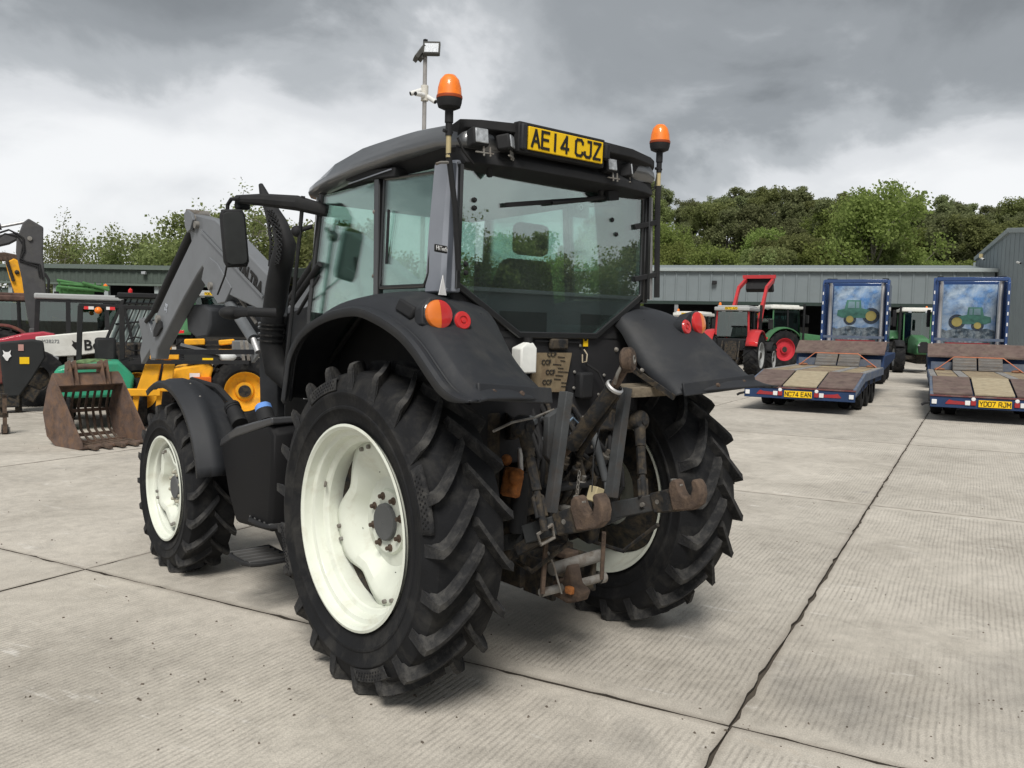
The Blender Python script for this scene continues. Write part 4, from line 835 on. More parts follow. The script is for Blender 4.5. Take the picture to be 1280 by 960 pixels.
# beacons
def beacon(c, zb, stem, parent):
    x, y = c
    b = MB().lathe([(.001, 0), (.030, 0), (.052, .010), (.058, .030), (.060, .052)], (x, y, zb), (0, 0, 1), 28).lathe([(.020, -.06), (.020, 0)], (x, y, zb), (0, 0, 1), 14).build('beacon', black, parent)
    MB().lathe([(.060, .050), (.058, .060), (.054, .10), (.044, .135), (.026, .156), (.001, .162)], (x, y, zb), (0, 0, 1), 28).build('beacon_lens', orangeL, b, ang=60)
    MB().lathe([(.0605, .048), (.0615, .052), (.0605, .062)], (x, y, zb), (0, 0, 1), 28).build('lens_rim', mat('dark_orange_rim', (.30, .05, .01), .3), b)
    MB().tube((x, y, zb - .12), (x, y, zb - .05), .016).tube((x - .03, y, zb - .10), (x + .02, y, zb - .10), .009, n=8).build('stem', black, b)
    return b
BL = at(561.5, 137, 'y', -.42); BR = at(824.5, 190, 'y', -.36)
zl, zr = BL.z, BR.z
beacon((BL.x, BL.y), zl, 0, T); beacon((BR.x, BR.y), zr, 0, T)
zz1 = at(562, 166, 'y', -.42); zz2 = at(563, 200, 'y', -.42)
MB().tube((BL.x, BL.y, zl - .22), (BL.x, BL.y, zl - .10), .012).build('beacon_tube', gbeige, T)
MB().path([(BL.x, BL.y, zl - .20), at(569, 260, 'y', -.40), at(573, 338, 'y', -.38)], .014, 8).build('beacon_pole', black, T)
MB().tube((BR.x, BR.y, zr - .22), (BR.x, BR.y, zr - .08), .012).build('beacon_tube', gbeige, T)
rpb = at(821, 372, 'y', -.36); rpt = at(822, 250, 'y', -.36)
MB().path([(BR.x, BR.y, zr - .20), rpt, rpb], .017, 8).build('beacon_pole', black, T)
for v1, v2 in ((284, 283), (349, 348)):
    MB().bar(at(793, v1, 'y', -.34), at(822, v2 - 5, 'y', -.36), .02, .03).build('pole_arm', black, T, bevel=.003)
MB().path([at(545, 205, 'y', -.42), at(551, 203, 'y', -.42), at(562, 203, 'y', -.42)], .007, 6).build('pole_bracket', steel, T)
# right side rear chrome trim seen past the glass
# ---------------- front fenders
def front_fender(s, hx0=.835, hx1=1.135):
    rows = []
    for i in range(21):
        a = R_(12 + (118 - 12) * i / 20)       # 0 = rearwards, 90 = up
        row = []
        for x, dr in ((hx1, -.035), (hx1 + .004, .0), (hx1 - .01, .012), (hx1 - .075, .016), (hx1 - .085, .026), (hx1 - .155, .028), (hx1 - .165, .018), (hx0 + .09, .016), (hx0 + .01, .006), (hx0, -.01), (hx0, -.03)):
            r_ = .745 + dr; row.append((s * x, FY - r_ * cos(a), FZ + .03 + r_ * sin(a)))
        rows.append(row)
    return MB().loft(rows, cap=False, closed=False)
for s in (-1, 1):
    ff = front_fender(s).build('front_fender', dgrey, T, solid=.008, ang=50)
    for a in (60, 75): MB().sphere((s * 1.0, FY - .772 * cos(R_(a)), FZ + .03 + .772 * sin(R_(a))), .009, 8, 5).build('bolt', steel, ff)
    MB().path([(s * .90, FY + .05, 1.39), (s * .86, FY - .35, 1.36), (s * .80, FY - .62, 1.20), (s * .78, FY - .60, .80), (s * .74, FY - .2, .62)], .022, 8).build('fender_bracket', black, ff)
# ---------------- side tank, caps, steps
def yz(u, v, x): p = at(u, v, 'x', x); return (p.y, p.z)
tk = [yz(*q, -.97) for q in ((281, 560), (283, 548), (300, 537), (345, 526), (352, 540), (350, 600), (346, 668), (300, 655), (291, 620))]
tb = MB(); rings = []
for x, sc in ((-.60, .97), (-.90, .98), (-.985, .96), (-1.01, .90)):
    cyz = (sum(p[0] for p in tk) / len(tk), sum(p[1] for p in tk) / len(tk)); rings.append([(x, cyz[0] + (p[0] - cyz[0]) * sc, cyz[1] + (p[1] - cyz[1]) * sc) for p in tk])
tank = tb.loft(rings).build('fuel_tank', mat('satin_tank_black', (.005, .005, .006), .3, var=.1, spec=.3), T, bevel=.022, seg=3, ang=60)
tk2 = [yz(*q, -.985) for q in ((279, 559), (281, 548), (300, 533), (345, 521), (346, 530), (300, 546))]
MB().prism(tk2, 'x', -1.015, -.62).build('tank_lid', mat('semi_gloss_black', (.03, .031, .034), .25, coat=.4), tank, bevel=.012, seg=3)
c1 = at(300, 530, 'x', -.85); c2 = at(291, 510, 'x', -.85)
nk = MB().path([c1, c2], [.055, .050], 16).build('filler_neck', black, tank); d_ = (c2 - c1).normalized()
MB().lathe([(.001, .03), (.05, .03), (.056, .02), (.056, 0), (.048, -.004), (.056, -.008), (.056, -.02)], c2, d_, 20).build('filler_cap', black, nk)
c1 = at(334, 527, 'x', -.85); c2 = at(330, 513, 'x', -.85); nk = MB().path([c1, c2], [.058, .055], 16).build('filler_neck', black, tank); d_ = (c2 - c1).normalized()
MB().lathe([(.001, .040), (.046, .040), (.052, .034), (.054, .0)], c2, d_, 20, rmod=lambda a, r: 1 + .03 * cos(14 * a)).build('blue_cap', mat('blue_cap', (.12, .26, .62), .45), nk)
def step(y0, y1, x0, x1, z, name='step'):
    pts = [(x0, y0), (x0 - (x0 - x1) * .75, y0 - .0), (x1 + .03, y0 + .02), (x1, y0 + .08), (x1, y1 - .08), (x1 + .03, y1 - .02), (x0, y1)]
    st = MB().path([(p[0], p[1], z) for p in pts], .016, 8, closed=True).build(name, black, T)
    for k in range(5):
        y = y0 + (y1 - y0) * (k + .5) / 5; MB().box(((x0 + x1) / 2, y, z + .002), (abs(x1 - x0) - .03, .018, .03)).build('step_bar', mat('worn_step_metal', (.16, .16, .16), .35, .6), st)
    return st
p = at(320, 690, 'x', -1.0); ql = at(292, 683, 'z', .33)
step(1.20, 1.56, -.80, -1.09, .345); step(1.05, 1.40, -.80, -1.03, .60)
MB().prism([(1.02, .64), (1.50, .70), (1.42, .56), (1.10, .28), (.98, .28)], 'x', -.86, -.80).build('step_bracket', black, T, bevel=.01)
MB().box((-.72, 1.25, .62), (.2, .5, .3)).build('step_mount', black, T, bevel=.03)
# ---------------- exhaust
ex_ = [(385, 478), (362, 476), (345, 462), (339, 430), (341, 400), (346, 362), (352, 330), (357, 305), (350, 280), (339, 262), (331, 246), (326, 231)]
er = [.075, .078, .08, .08, .078, .078, .078, .072, .054, .048, .036, .016]
xs = [-.50, -.54, -.60] + [-.62] * 9
pts = [at(u, v, 'x', x) for (u, v), x in zip(ex_, xs)]
exh = MB().path([pts[0] + V((.25, 0, -.05))] + pts, [.075] + er, 18).build('exhaust_stack', black, T, ang=70)
a_ = at(339, 425, 'x', -.62); b_ = at(340, 405, 'x', -.62)
for f in (0, .35, .75, 1.0):
    c = a_.lerp(b_, f); MB().lathe([(.080, -.008), (.094, -.006), (.094, .006), (.080, .008)], c, (b_ - a_).normalized(), 20).build('clamp_ring', blackg, exh)
# perforated heat shield on the left/front of the curve
sh = [[(334, 262), (343, 262)], [(337, 275), (350, 272)], [(339, 290), (355, 288)], [(341, 305), (356, 305)], [(340, 320), (354, 322)], [(339, 333), (352, 330)]]
lat = MB(); A_ = []; B_ = []
for (l, r_) in sh: A_.append(at(l[0] - 2, l[1], 'x', -.66)); B_.append(at(r_[0] - 3, r_[1], 'x', -.70))
def interp(L_, f): f = f * (len(L_) - 1); i = min(int(f), len(L_) - 2); return L_[i].lerp(L_[i + 1], f - i)
nk_ = 13
for i in range(nk_):
    f0_, f1_ = i / nk_, (i + 1) / nk_
    for j in range(3):
        g0, g1 = j / 3, (j + 1) / 3
        P = [interp(A_, f0_).lerp(interp(B_, f0_), g0), interp(A_, f0_).lerp(interp(B_, f0_), g1), interp(A_, f1_).lerp(interp(B_, f1_), g1), interp(A_, f1_).lerp(interp(B_, f1_), g0)]
        lat.tube(P[0], P[2], .0045, n=5).tube(P[1], P[3], .0045, n=5)
lat.path([interp(A_, k / 10) for k in range(11)], .012, 8); lat.build('heat_shield', black, exh)
# ---------------- mirror and arm, indicator pod, rails
mc = at(293, 298, 'x', -1.05)
ma = MB().path([at(410, 264, 'x', -.64), at(372, 254, 'x', -.80), at(330, 250, 'x', -.92), at(296, 249, 'x', -1.02)], [.040, .048, .040, .026], 10).build('mirror_arm', black, T)
MB().path([at(300, 248, 'x', -1.02), at(289, 249, 'x', -1.05), at(284.5, 256, 'x', -1.06), at(284, 275, 'x', -1.06), at(286, 300, 'x', -1.06)], .013, 8).build('mirror_tube', black, ma)
Mm = Matrix.Translation(mc) @ Matrix.Rotation(R_(-12), 4, 'Z') @ Matrix.Rotation(R_(-5), 4, 'Y')
MB().loft([[tuple(Mm @ V((w_ * cx_, y_, h_ * cz_))) for cx_, cz_ in ((-1, -.8), (-.8, -1), (.8, -1), (1, -.8), (1, .8), (.8, 1), (-.8, 1), (-1, .8))] for y_, w_, h_ in ((-.02, .070, .172), (.0, .078, .180), (.04, .072, .170), (.07, .04, .11))]).build('mirror_housing', black, ma, ang=40, bevel=.006)
MB().prism([(-.064, -.12), (-.058, -.15), (-.035, -.162), (.035, -.162), (.058, -.15), (.064, -.12), (.064, .12), (.058, .15), (.035, .162), (-.035, .162), (-.058, .15), (-.064, .12)], 'y', -.028, -.020, M=Mm).build('mirror_glass', mat('mirror_glass', (.02, .022, .022), .06, 0, var=.3, spec=.5), ma, bevel=.002)  # near-black glass colour stands in for a dark reflection
MB().path([at(284, 330, 'x', -1.05), at(281, 345, 'x', -1.02), at(272, 368, 'x', -.98)], .006, 6).build('mirror_cable', hose, ma)
MB().box(at(303, 257, 'x', -.98), (.09, .05, .05)).build('arm_lamp', black, ma, bevel=.01)
pod = at(289, 391, 'x', -1.0); MB().sphere(pod, .06, 16, 10, (1.3, 1.2, .75)).build('indicator_pod', black, T)
MB().path([pod, at(312, 390, 'x', -.95), at(345, 391, 'x', -.80)], [.035, .03, .03], 10).build('pod_arm', black, T)
MB().path([at(379, 245, 'x', -.78), at(374, 300, 'x', -.78), at(362, 420, 'x', -.80), at(356, 470, 'x', -.80)], .013, 8).build('grab_rail', black, T)
MB().sphere(at(371, 289, 'x', -.79), .036, 12, 8).tube(at(371, 289, 'x', -.79), at(390, 283, 'x', -.72), .014).build('rail_clamp', black, T)
MB().tube(at(400, 330, 'x', -.70), at(365, 380, 'x', -.70), .02).tube(at(400, 345, 'x', -.69), at(372, 392, 'x', -.69), .012).build('wiper_arm', black, T)
# ---------------- front loader
def lp(u, v, x=-.60): p = at(u, v, 'x', x); return (p.y, p.z)
arm = [lp(*q) for q in ((248, 268), (278, 275), (300, 297), (335, 334), (352, 351), (350, 397), (330, 386), (280, 362), (262, 334), (256, 343), (238, 374), (205, 436), (203, 449), (197, 449), (196, 432), (198, 406), (222, 355), (248, 302), (245, 285))]
armL = MB().prism(arm, 'x', -.66, -.54).build('loader_arm', lgrey, T, bevel=.012)
armR = MB().prism(arm, 'x', .54, .66).build('loader_arm', lgrey, T, bevel=.012)
# inner cheek plate and ridge
for s in (-1, 1):
    x0, x1 = (-.668, -.532) if s < 0 else (.532, .668); ar = armL if s < 0 else armR
    MB().prism([lp(*q) for q in ((266, 330), (272, 322), (282, 330), (300, 360), (292, 378), (283, 380), (262, 350))], 'x', x0, x1).build('gusset_plate', lgrey, ar, bevel=.006)
    MB().bar((x0 if s < 0 else x1, *lp(262, 290)), (x0 if s < 0 else x1, *lp(340, 372)), .006, .02, up=(0, -.6, 1)).build('ridge', lgrey, ar)
    MB().tube((s * .62, *lp(246, 284)), (s * .62, *lp(196, 388)), .040, .034).tube((s * .62, *lp(196, 388)), (s * .62, *lp(186, 402)), .022).build('crowd_cylinder', black, ar)
    MB().tube((s * .62, *lp(281, 364)), (s * .62, *lp(320, 424)), .042).build('lift_cylinder', mat('cylinder_grey', (.12, .13, .14), .35, .2, coat=.3), ar)
    MB().tube((s * .58, *lp(290, 363)), (s * .58, *lp(318, 405)), .014).tube((s * .55, *lp(296, 362)), (s * .55, *lp(326, 405)), .010).build('pipe', steel, ar)
    MB().tube((s * .62, *lp(320, 424)), (s * .62, *lp(326, 440)), .022).build('cylinder_rod', chrome, ar)
    for u, v, r_ in ((252, 276, .045), (247, 268, .035), (257, 282, .03), (275, 358, .03), (208, 399, .035)):
        MB().tube((s * .51, *lp(u, v)), (s * .69, *lp(u, v)), r_, n=16).build('pivot_pin', steel, ar)
    MB().prism([lp(*q) for q in ((245, 268), (249, 264), (254, 268), (256, 276), (253, 288), (249, 292), (246, 284))], 'x', s * .69 if s > 0 else -.70, s * .675 if s > 0 else -.675).build('pivot_plate', lgrey, ar, bevel=.004)
    # tool carrier links
    MB().prism([lp(*q) for q in ((181, 397), (187, 397), (194, 425), (196, 448), (191, 450), (189, 425))], 'x', s * .60 - .02, s * .60 + .02).build('carrier_link', lgrey, ar, bevel=.006)
    MB().prism([lp(*q) for q in ((170, 398), (176, 398), (184, 420), (186, 434), (178, 448), (174, 455), (172, 440), (175, 425))], 'x', s * .56 - .02, s * .56 + .02).build('tool_carrier', lgrey, ar, bevel=.006)
    MB().prism([lp(*q) for q in ((208, 400), (212, 402), (213, 410), (207, 420), (203, 421), (203, 413))], 'x', s * .672 - .01, s * .672 + .01).build('wear_pad', black, ar, bevel=.004)
    # loader frame
    MB().prism([lp(*q) for q in ((312, 436), (345, 392), (378, 380), (384, 420), (372, 470), (335, 470), (335, 522), (314, 522))], 'x', s * .50 - .03, s * .50 + .03).build('loader_frame', dgrey, T, bevel=.008)
MB().box((0, *lp(176, 440)), (1.1, .05, .05)).build('carrier_beam', dgrey, armL)
# cross beam under the arms (louvred)
cb0 = at(236, 400, 'x', -.55); cy_, cz_ = cb0.y, cb0.z + .0
yb = at(283, 405, 'x', -.30).y
prof = [(3.30, 1.93), (3.45, 1.97), (3.75, 1.97), (3.85, 1.88), (3.82, 1.74), (3.60, 1.68), (3.36, 1.70), (3.30, 1.80)]
cbm = MB().prism(prof, 'x', -.54, .54).build('cross_beam', mat('beam_grey', (.045, .048, .053), .55), armL, bevel=.02)
# VALTRA on the left arm
a = V((-.668, *lp(322, 345))); b = V((-.668, *lp(303, 323))); dr = (a - b).normalized(); up_ = V((0, .0, 0))
M = frame(V((-.663, *lp(321, 346))), a - b, V((-1, 0, 0)).cross(dr)); M = frame(V((-.664, *lp(323, 347))), (a - b), V((0, 0, 1)) - dr * dr.z)
text('VALTRA', .125, 'lettering', inkm, armL, M, .002, sx=.98, bold=.006)
a = V((-.664, *lp(217, 385))); M = frame(a, (0, -.45, .9), (0, .9, .45)); text('56', .085, 'lettering', mat('light_grey_print', (.42, .45, .50)), armL, M, .0015)
# ---------------- rear linkage
def sb(u, v, y): return at(u, v, 'y', y)
# vertical grey drop bars
for (u1, v1, u2, v2) in ((708, 490, 688, 641), (782, 485, 764, 622)):
    MB().bar(sb(u1, v1, -.66), sb(u2, v2, -.70), .050, .055, up=(0, 1, 0)).build('hitch_lift_bar', linkg, T, bevel=.004)
g_ = [sb(687, 513, -.60), sb(716, 516, -.60), sb(712, 600, -.6)]
MB().prism([(-.335, 1.40), (-.245, 1.44), (-.235, 1.22), (-.27, 1.12), (-.34, 1.20)], 'y', -.64, -.60).build('valve_guard', linkg, T, bevel=.006)
# top link folded up
tt = sb(785, 450, -.82); t2 = sb(768, 484, -.74); t3 = sb(713, 558, -.46); t4 = sb(700, 572, -.40)
tl = MB().tube(t2, t3, .040, .040, 18).build('top_link', iron, T)
MB().tube(tt.lerp(t2, .25), t2, .027, .022, 12).tube(t3, t4, .024, n=12).build('threaded_end', rust, tl)
MB().lathe([(.024, -.033), (.052, -.030), (.064, -.018), (.064, .018), (.052, .030), (.024, .033), (.024, -.033)], tt, (.45, -.9, .1), 28).build('ball_end', rust, tl)
MB().lathe([(.016, -.036), (.030, -.030), (.030, .030), (.016, .036), (.016, -.036)], tt, (.45, -.9, .1), 20).build('ball', steel, tl)
MB().bar(tt + V((0, 0, -.03)), t2.lerp(tt, .45), .075, .03, up=(.45, -.9, .1), w2=.05).build('ball_shank', rust, tl, bevel=.006)
cpts = []
dl = (t2 - t3).normalized()
MB().lathe([(.040, -.012), (.050, -.006), (.050, .006), (.040, .012)], t2, dl, 16).build('lock_collar', chrome, tl)
MB().path([t2 + V((-.03, -.03, .02)), tt.lerp(t2, .5) + V((-.05, -.02, .0)), tt.lerp(t2, .3) + V((-.035, -.02, .02))], .009, 6).build('lock_handle', steel, tl)
MB().tube(sb(772, 495, -.70), sb(722, 570, -.44), .016, n=8).build('lift_strut', iron, T)
# lift arms and lift rods
for s, (ub, vb), (ut, vt) in ((-1, (681, 664), (654, 533)), (1, (775, 655), (770, 560))):
    top = sb(ut, vt, -.58) if s < 0 else V((.44, -.55, 1.33)); bot = sb(ub, vb, -.78) if s < 0 else V((.33, -.70, .87))
    MB().loft([[(s * .22, -.15, 1.22), (s * .22, -.15, 1.40), (s * .28, -.15, 1.40), (s * .28, -.15, 1.22)], [(top.x - .03, -.52, 1.28), (top.x - .03, -.52, 1.38), (top.x + .03, -.52, 1.38), (top.x + .03, -.52, 1.28)]]).build('lift_arm', iron, T, bevel=.015)
    lr_ = MB().tube(top, top.lerp(bot, .30), .034, .030).tube(top.lerp(bot, .28), top.lerp(bot, .62), .026, .026, 8).tube(top.lerp(bot, .60), bot, .018).build('lift_rod', iron, T)
    MB().lathe([(.001, .045), (.022, .045), (.022, .035), (.050, .03), (.058, .015), (.058, -.02), (.04, -.03)], top, (0, -1, .05), 22).build('rod_eye', iron, lr_)
    k0 = top.lerp(bot, .64); k1 = top.lerp(bot, .86); o_ = V((.03, 0, 0))
    MB().path([k0, k0 + o_ + (k1 - k0) * .2, k1 + o_, k1 - o_, k0 - o_ + (k1 - k0) * .2], .010, 8, closed=True).build('turnbuckle', iron, lr_)
# lower links
for s in (-1, 1):
    hk = V((s * .358, -.997, .99)); mid = sb(690, 668, -.72) if s < 0 else V((.33, -.60, .86)); rt0 = V((s * .30, -.15, .62))
    if s < 0: mid = V((-.385, -.66, .845))
    ll = MB().bar(mid - (hk - mid).normalized() * .12, hk + (mid - hk).normalized() * .06, .030, .095, w2=.034, t2=.085).bar(rt0, mid, .028, .08).build('lower_link', linkg, T, bevel=.006)
    dh = (hk - mid).normalized(); side = dh.cross(V((0, 0, 1))).normalized(); uph = side.cross(dh)
    # open claw hook
    pr_ = []
    for a_, r_ in ((-10, .0), ):
        pass
    hook = [(-.07, -.060), (-.02, -.068), (.05, -.075), (.10, -.055), (.125, -.01), (.130, .035), (.118, .070), (.098, .078), (.082, .066), (.080, .030), (.062, .002), (.035, -.008), (.012, .006), (.002, .035), (-.002, .085), (-.022, .100), (-.050, .085), (-.068, .050)]
    Mh = Matrix((dh, uph, side)).transposed().to_4x4(); Mh.translation = hk - dh * .05
    h = MB().prism(hook, 'z', -.036, .036, M=Mh).build('claw_hook', rust, ll, bevel=.010, seg=3)
    MB().bar(tuple(Mh @ V((-.06, .075, .0))), tuple(Mh @ V((.0, .055, 0))), .03, .02).build('latch', steel, h, bevel=.004)
    MB().prism([(-.20, -.056), (-.02, -.072), (.0, .0), (-.06, .056), (-.20, .052)], 'z', -.028, .028, M=Mh).build('hook_socket', iron, ll, bevel=.008)
    MB().lathe([(.026, 0), (.026, .012), (.016, .012), (.016, 0)], tuple(Mh @ V((-.055, .085, -.03))), (0, 0, 1), 12).build('ring', steel, h)
    for q in (.25, .5): MB().tube(mid.lerp(hk, q) - side * .03, mid.lerp(hk, q) + side * .03, .013, n=10).build('pin', steel, ll)
# adjustable stabiliser with telescopic box, left
p1 = sb(648, 688, -.50); p2 = sb(690, 662, -.70)
st = MB().bar(p1, p2, .05, .06).build('stabiliser', iron, T, bevel=.006)
MB().path([sb(672, 668, -.76), sb(690, 656, -.76), sb(693, 672, -.76), sb(676, 681, -.76)], .009, 6, closed=True).build('stabiliser_yoke', steel, st)
for k in range(4): MB().tube(p1.lerp(p2, .2 + .2 * k) + V((0, -.035, 0)), p1.lerp(p2, .2 + .2 * k) + V((0, -.028, 0)), .012, n=10).build('bolt', steel, st)
# pickup hitch at the bottom
hb = MB()
hb.box((0, -.20, .50), (.30, .34, .14)).box((-.15, -.40, .50), (.03, .24, .20)).box((.15, -.40, .50), (.03, .24, .20)).box((0, -.05, .52), (.4, .5, .2)).build('hitch_frame', iron, T, bevel=.008)
MB().tube(sb(689, 712, -.52), sb(750, 694, -.52), .034).build('hitch_tube', steel, T, bevel=.004)
MB().tube(sb(676, 741, -.58), sb(752, 722, -.58), .022).lathe([(.03, -.02), (.03, .02)], sb(752, 722, -.58), (1, 0, 0), 12).build('hitch_crossbar', steel, T)
MB().bar(sb(684, 652, -.64), sb(678, 742, -.60), .022, .022).build('hitch_rod', rust, T, bevel=.004)
MB().bar(sb(755, 665, -.64), sb(752, 724, -.60), .022, .022).build('hitch_rod', rust, T, bevel=.004)
ho = sb(712, 735, -.60)
hh = MB().prism([(-.13, -.05), (.02, -.07), (.10, -.04), (.12, .01), (.06, .04), (.03, .13), (.01, .13), (-.02, .03), (-.12, .03)], 'x', -.04, .04, M=Matrix.Translation(ho) @ Matrix.Rotation(R_(180), 4, 'Z')).build('pickup_hook', rust, T, bevel=.012)
MB().box(ho + V((-.02, -.05, .01)), (.09, .05, .04)).build('hook_rust_patch', orust, hh, bevel=.01)
MB().box(sb(708, 692, -.42), (.10, .10, .04)).build('drawbar', rust, T, bevel=.01)
MB().path([sb(685, 690, -.66), sb(692, 706, -.66), sb(698, 728, -.66), sb(702, 742, -.66)], .005, 6).build('chain_wire', steel, T)
MB().box(sb(744, 618, -.60), (.06, .06, .08), (0, 20, 0)).build('wood_block', mat('pale_wood', (.42, .36, .22), .8, var=.2), T, bevel=.004)
MB().path([sb(753, 520, -.50), sb(742, 570, -.55), sb(740, 615, -.60)], .004, 6).build('release_cable', hose, T)
# orange rusty sway block at the left wheel
MB().box(sb(640, 603, -.45), (.07, .10, .15), (0, 15, 10)).sphere(sb(633, 575, -.40), .03).sphere(sb(645, 596, -.5), .04).build('sway_block', orust, T, bevel=.02)
MB().tube(sb(651, 590, -.45), sb(647, 665, -.45), .045).build('assist_cylinder', black, T)
MB().tube(sb(650, 560, -.45), sb(651, 592, -.45), .014).build('assist_rod', chrome, T)
# central hydraulic block, remote couplers, PTO, hoses
cbk = MB().box((0, -.22, 1.28), (.46, .16, .42)).box((0, -.26, .98), (.34, .20, .30)).build('hydraulic_block', iron, T, bevel=.02)
for i in range(4):
    for j in range(2):
        c = V((-.17 + .10 * i, -.31, 1.22 + .12 * j)); q = MB().lathe([(.001, .05), (.014, .05), (.016, .04), (.028, .035), (.028, .0)], c, (0, -1, -.1), 12).build('remote_coupler', mat('coupler_cap', (.05, .055, .06), .4), cbk)
MB().lathe([(.001, .13), (.022, .13), (.022, .02), (.09, .015), (.10, 0)], (0, -.33, .86), (0, -1, 0), 20).build('pto_shaft', steel, T)
MB().prism([(-.16, .80), (-.16, 1.0), (.16, 1.0), (.16, .80), (.13, .80), (.13, .97), (-.13, .97), (-.13, .80)], 'y', -.48, -.32).build('pto_guard', black, T, bevel=.01)
rr = random.Random(5)
for i in range(16):
    x0 = rr.uniform(-.24, .26); x1 = x0 + rr.uniform(-.12, .12)
    MB().path([(x0, -.28, rr.uniform(1.35, 1.55)), (x0 + rr.uniform(-.05, .05), -.34 - rr.uniform(0, .12), rr.uniform(1.15, 1.35)), (x1, -.32 - rr.uniform(0, .1), rr.uniform(.95, 1.12)), (x1 + rr.uniform(-.04, .04), -.26, rr.uniform(.75, .9))], rr.choice((.009, .012, .015, .007)), 8).build('hydraulic_hose', hose if i % 4 else iron, T)
for i in range(14):
    c = V((rr.uniform(-.26, .3), -.31 - rr.uniform(0, .08), rr.uniform(.85, 1.45))); MB().lathe([(.001, .014), (.010, .012), (.013, 0)], c, (rr.uniform(-.3, .3), -1, rr.uniform(-.3, .3)), 8).build('hose_fitting', steel, T)
MB().path([sb(706, 532, -.42), sb(716, 522, -.44), sb(724, 530, -.44), sb(716, 545, -.44), sb(706, 553, -.42)], .006, 6).build('blue_hose', mat('faded_blue_hose', (.14, .20, .27), .4), T)
MB().sphere(sb(722, 548, -.36), .07, 14, 10, (1, .8, .7)).build('accumulator', mat('dark_blue_grey', (.05, .06, .08), .4), T)
# white bottle, printed board, sticker and loops on the rear panel
bt = MB().loft([[(-.09, -.04, z), (.02, -.04, z), (.02, .04, z), (-.09, .04, z)] for z in (0, .13)] + [[(-.03, -.02, .16), (.01, -.02, .16), (.01, .02, .16), (-.03, .02, .16)]], cap=True)
bo = bt.build('washer_bottle', mat('white_bottle', (.70, .71, .68), .4), T, bevel=.008); bo.location = sb(661, 466, -.37)
nb_ = MB().tube((0, 0, 0), (0, 0, .03), .022).build('bottle_cap', black, bo); nb_.location = (-.01, 0, .155)
bd_ = [sb(672, 441, -.345), sb(715, 441, -.345), sb(706, 490, -.345), sb(660, 490, -.345)]
cb_ = MB().add([p + V((0, 0, 0)) for p in bd_] + [p + V((0, .012, 0)) for p in bd_], [(0, 1, 2, 3), (7, 6, 5, 4), (0, 4, 5, 1), (1, 5, 6, 2), (2, 6, 7, 3), (3, 7, 4, 0)]).build('filter_board', mat('brown_card', (.20, .155, .095), .7, var=.15, vs=20, dirt=(.12, .08, .05), da=.4, ds=14), T)
for (u, v) in ((690, 443), (683, 453), (688, 465.5), (684, 478)):
    text('CCF', .037, 'print', inkm, cb_, frame(sb(u, v, -.349), (1, 0, 0), (.05, 0, 1)), .0008, bold=.0008)
ln_ = MB()
for k in range(9):
    u = 690 + rr.uniform(0, 12); v = 446 + 4.6 * k; ln_.bar(sb(u, v, -.348), sb(u + rr.uniform(6, 14), v + .8, -.348), .0015, .004)
ln_.build('print_lines', inkm, cb_)
MB().box(sb(732, 427, -.322), (.036, .004, .055)).build('warning_sticker', plateY, T).data
MB().lathe([(.011, 0), (.011, .003), (.001, .003)], sb(732, 424, -.326), (0, -1, 0), 12).build('sticker_mark', inkm, T)
MB().path([sb(730, 437, -.33), sb(734, 443, -.35), sb(733, 452, -.35), sb(728, 453, -.34), sb(728, 443, -.34)], .004, 6).build('loop_tie', mat('tan_cord', (.42, .36, .26), .7), T)
MB().path([sb(733, 455, -.34), sb(748, 465, -.36), sb(755, 480, -.38), sb(757, 500, -.40)], .006, 6).build('cable', hose, T)
MB().box(sb(730, 482, -.34), (.105, .06, .15)).build('socket_box', black, T, bevel=.015)
for u, v in ((770, 437), (718, 465), (755, 469), (717, 485), (748, 493), (697, 431), (725, 432), (779, 441)):
    MB().lathe([(.001, .008), (.007, .007), (.010, 0)], sb(u, v, -.32), (0, -1, 0), 8).build('panel_bolt', steel, T)
MB().box(sb(698, 430, -.33), (.13, .03, .06)).build('latch_block', iron, T, bevel=.01)
MB().bar(sb(668, 426, -.325), sb(724, 428, -.325), .012, .006).build('panel_seam', black, T)
# plates above the right wheel, edge strip along the right fender's inner side
MB().prism([(-.42, 1.48), (-.62, 1.47), (-.62, 1.52), (-.42, 1.53)], 'x', .30, .62).build('mud_ledge', mat('muddy_step', (.17, .14, .10), .8, var=.3, vs=18, bump=.5), T)
MB().bar(sb(792, 462, -.50), sb(843, 497, -.78), .012, .03).build('fender_flange', iron, T)
for u, v in ((770, 437), (802, 463), (829, 489)): MB().lathe([(.001, .014), (.009, .012), (.014, 0)], sb(u, v, -.56), (0, -1, 0), 10).build('flange_bolt', steel, T)
MB().path([sb(778, 446, -.62), sb(792, 458, -.6), sb(800, 465, -.6)], .008, 6).build('link_stay', iron, T)
# thin rod from behind the left fender
MB().path([sb(617, 539, -.72), sb(640, 528, -.65), sb(668, 522, -.60), sb(692, 512, -.55)], .007, 6).build('lift_cable', steel, T)
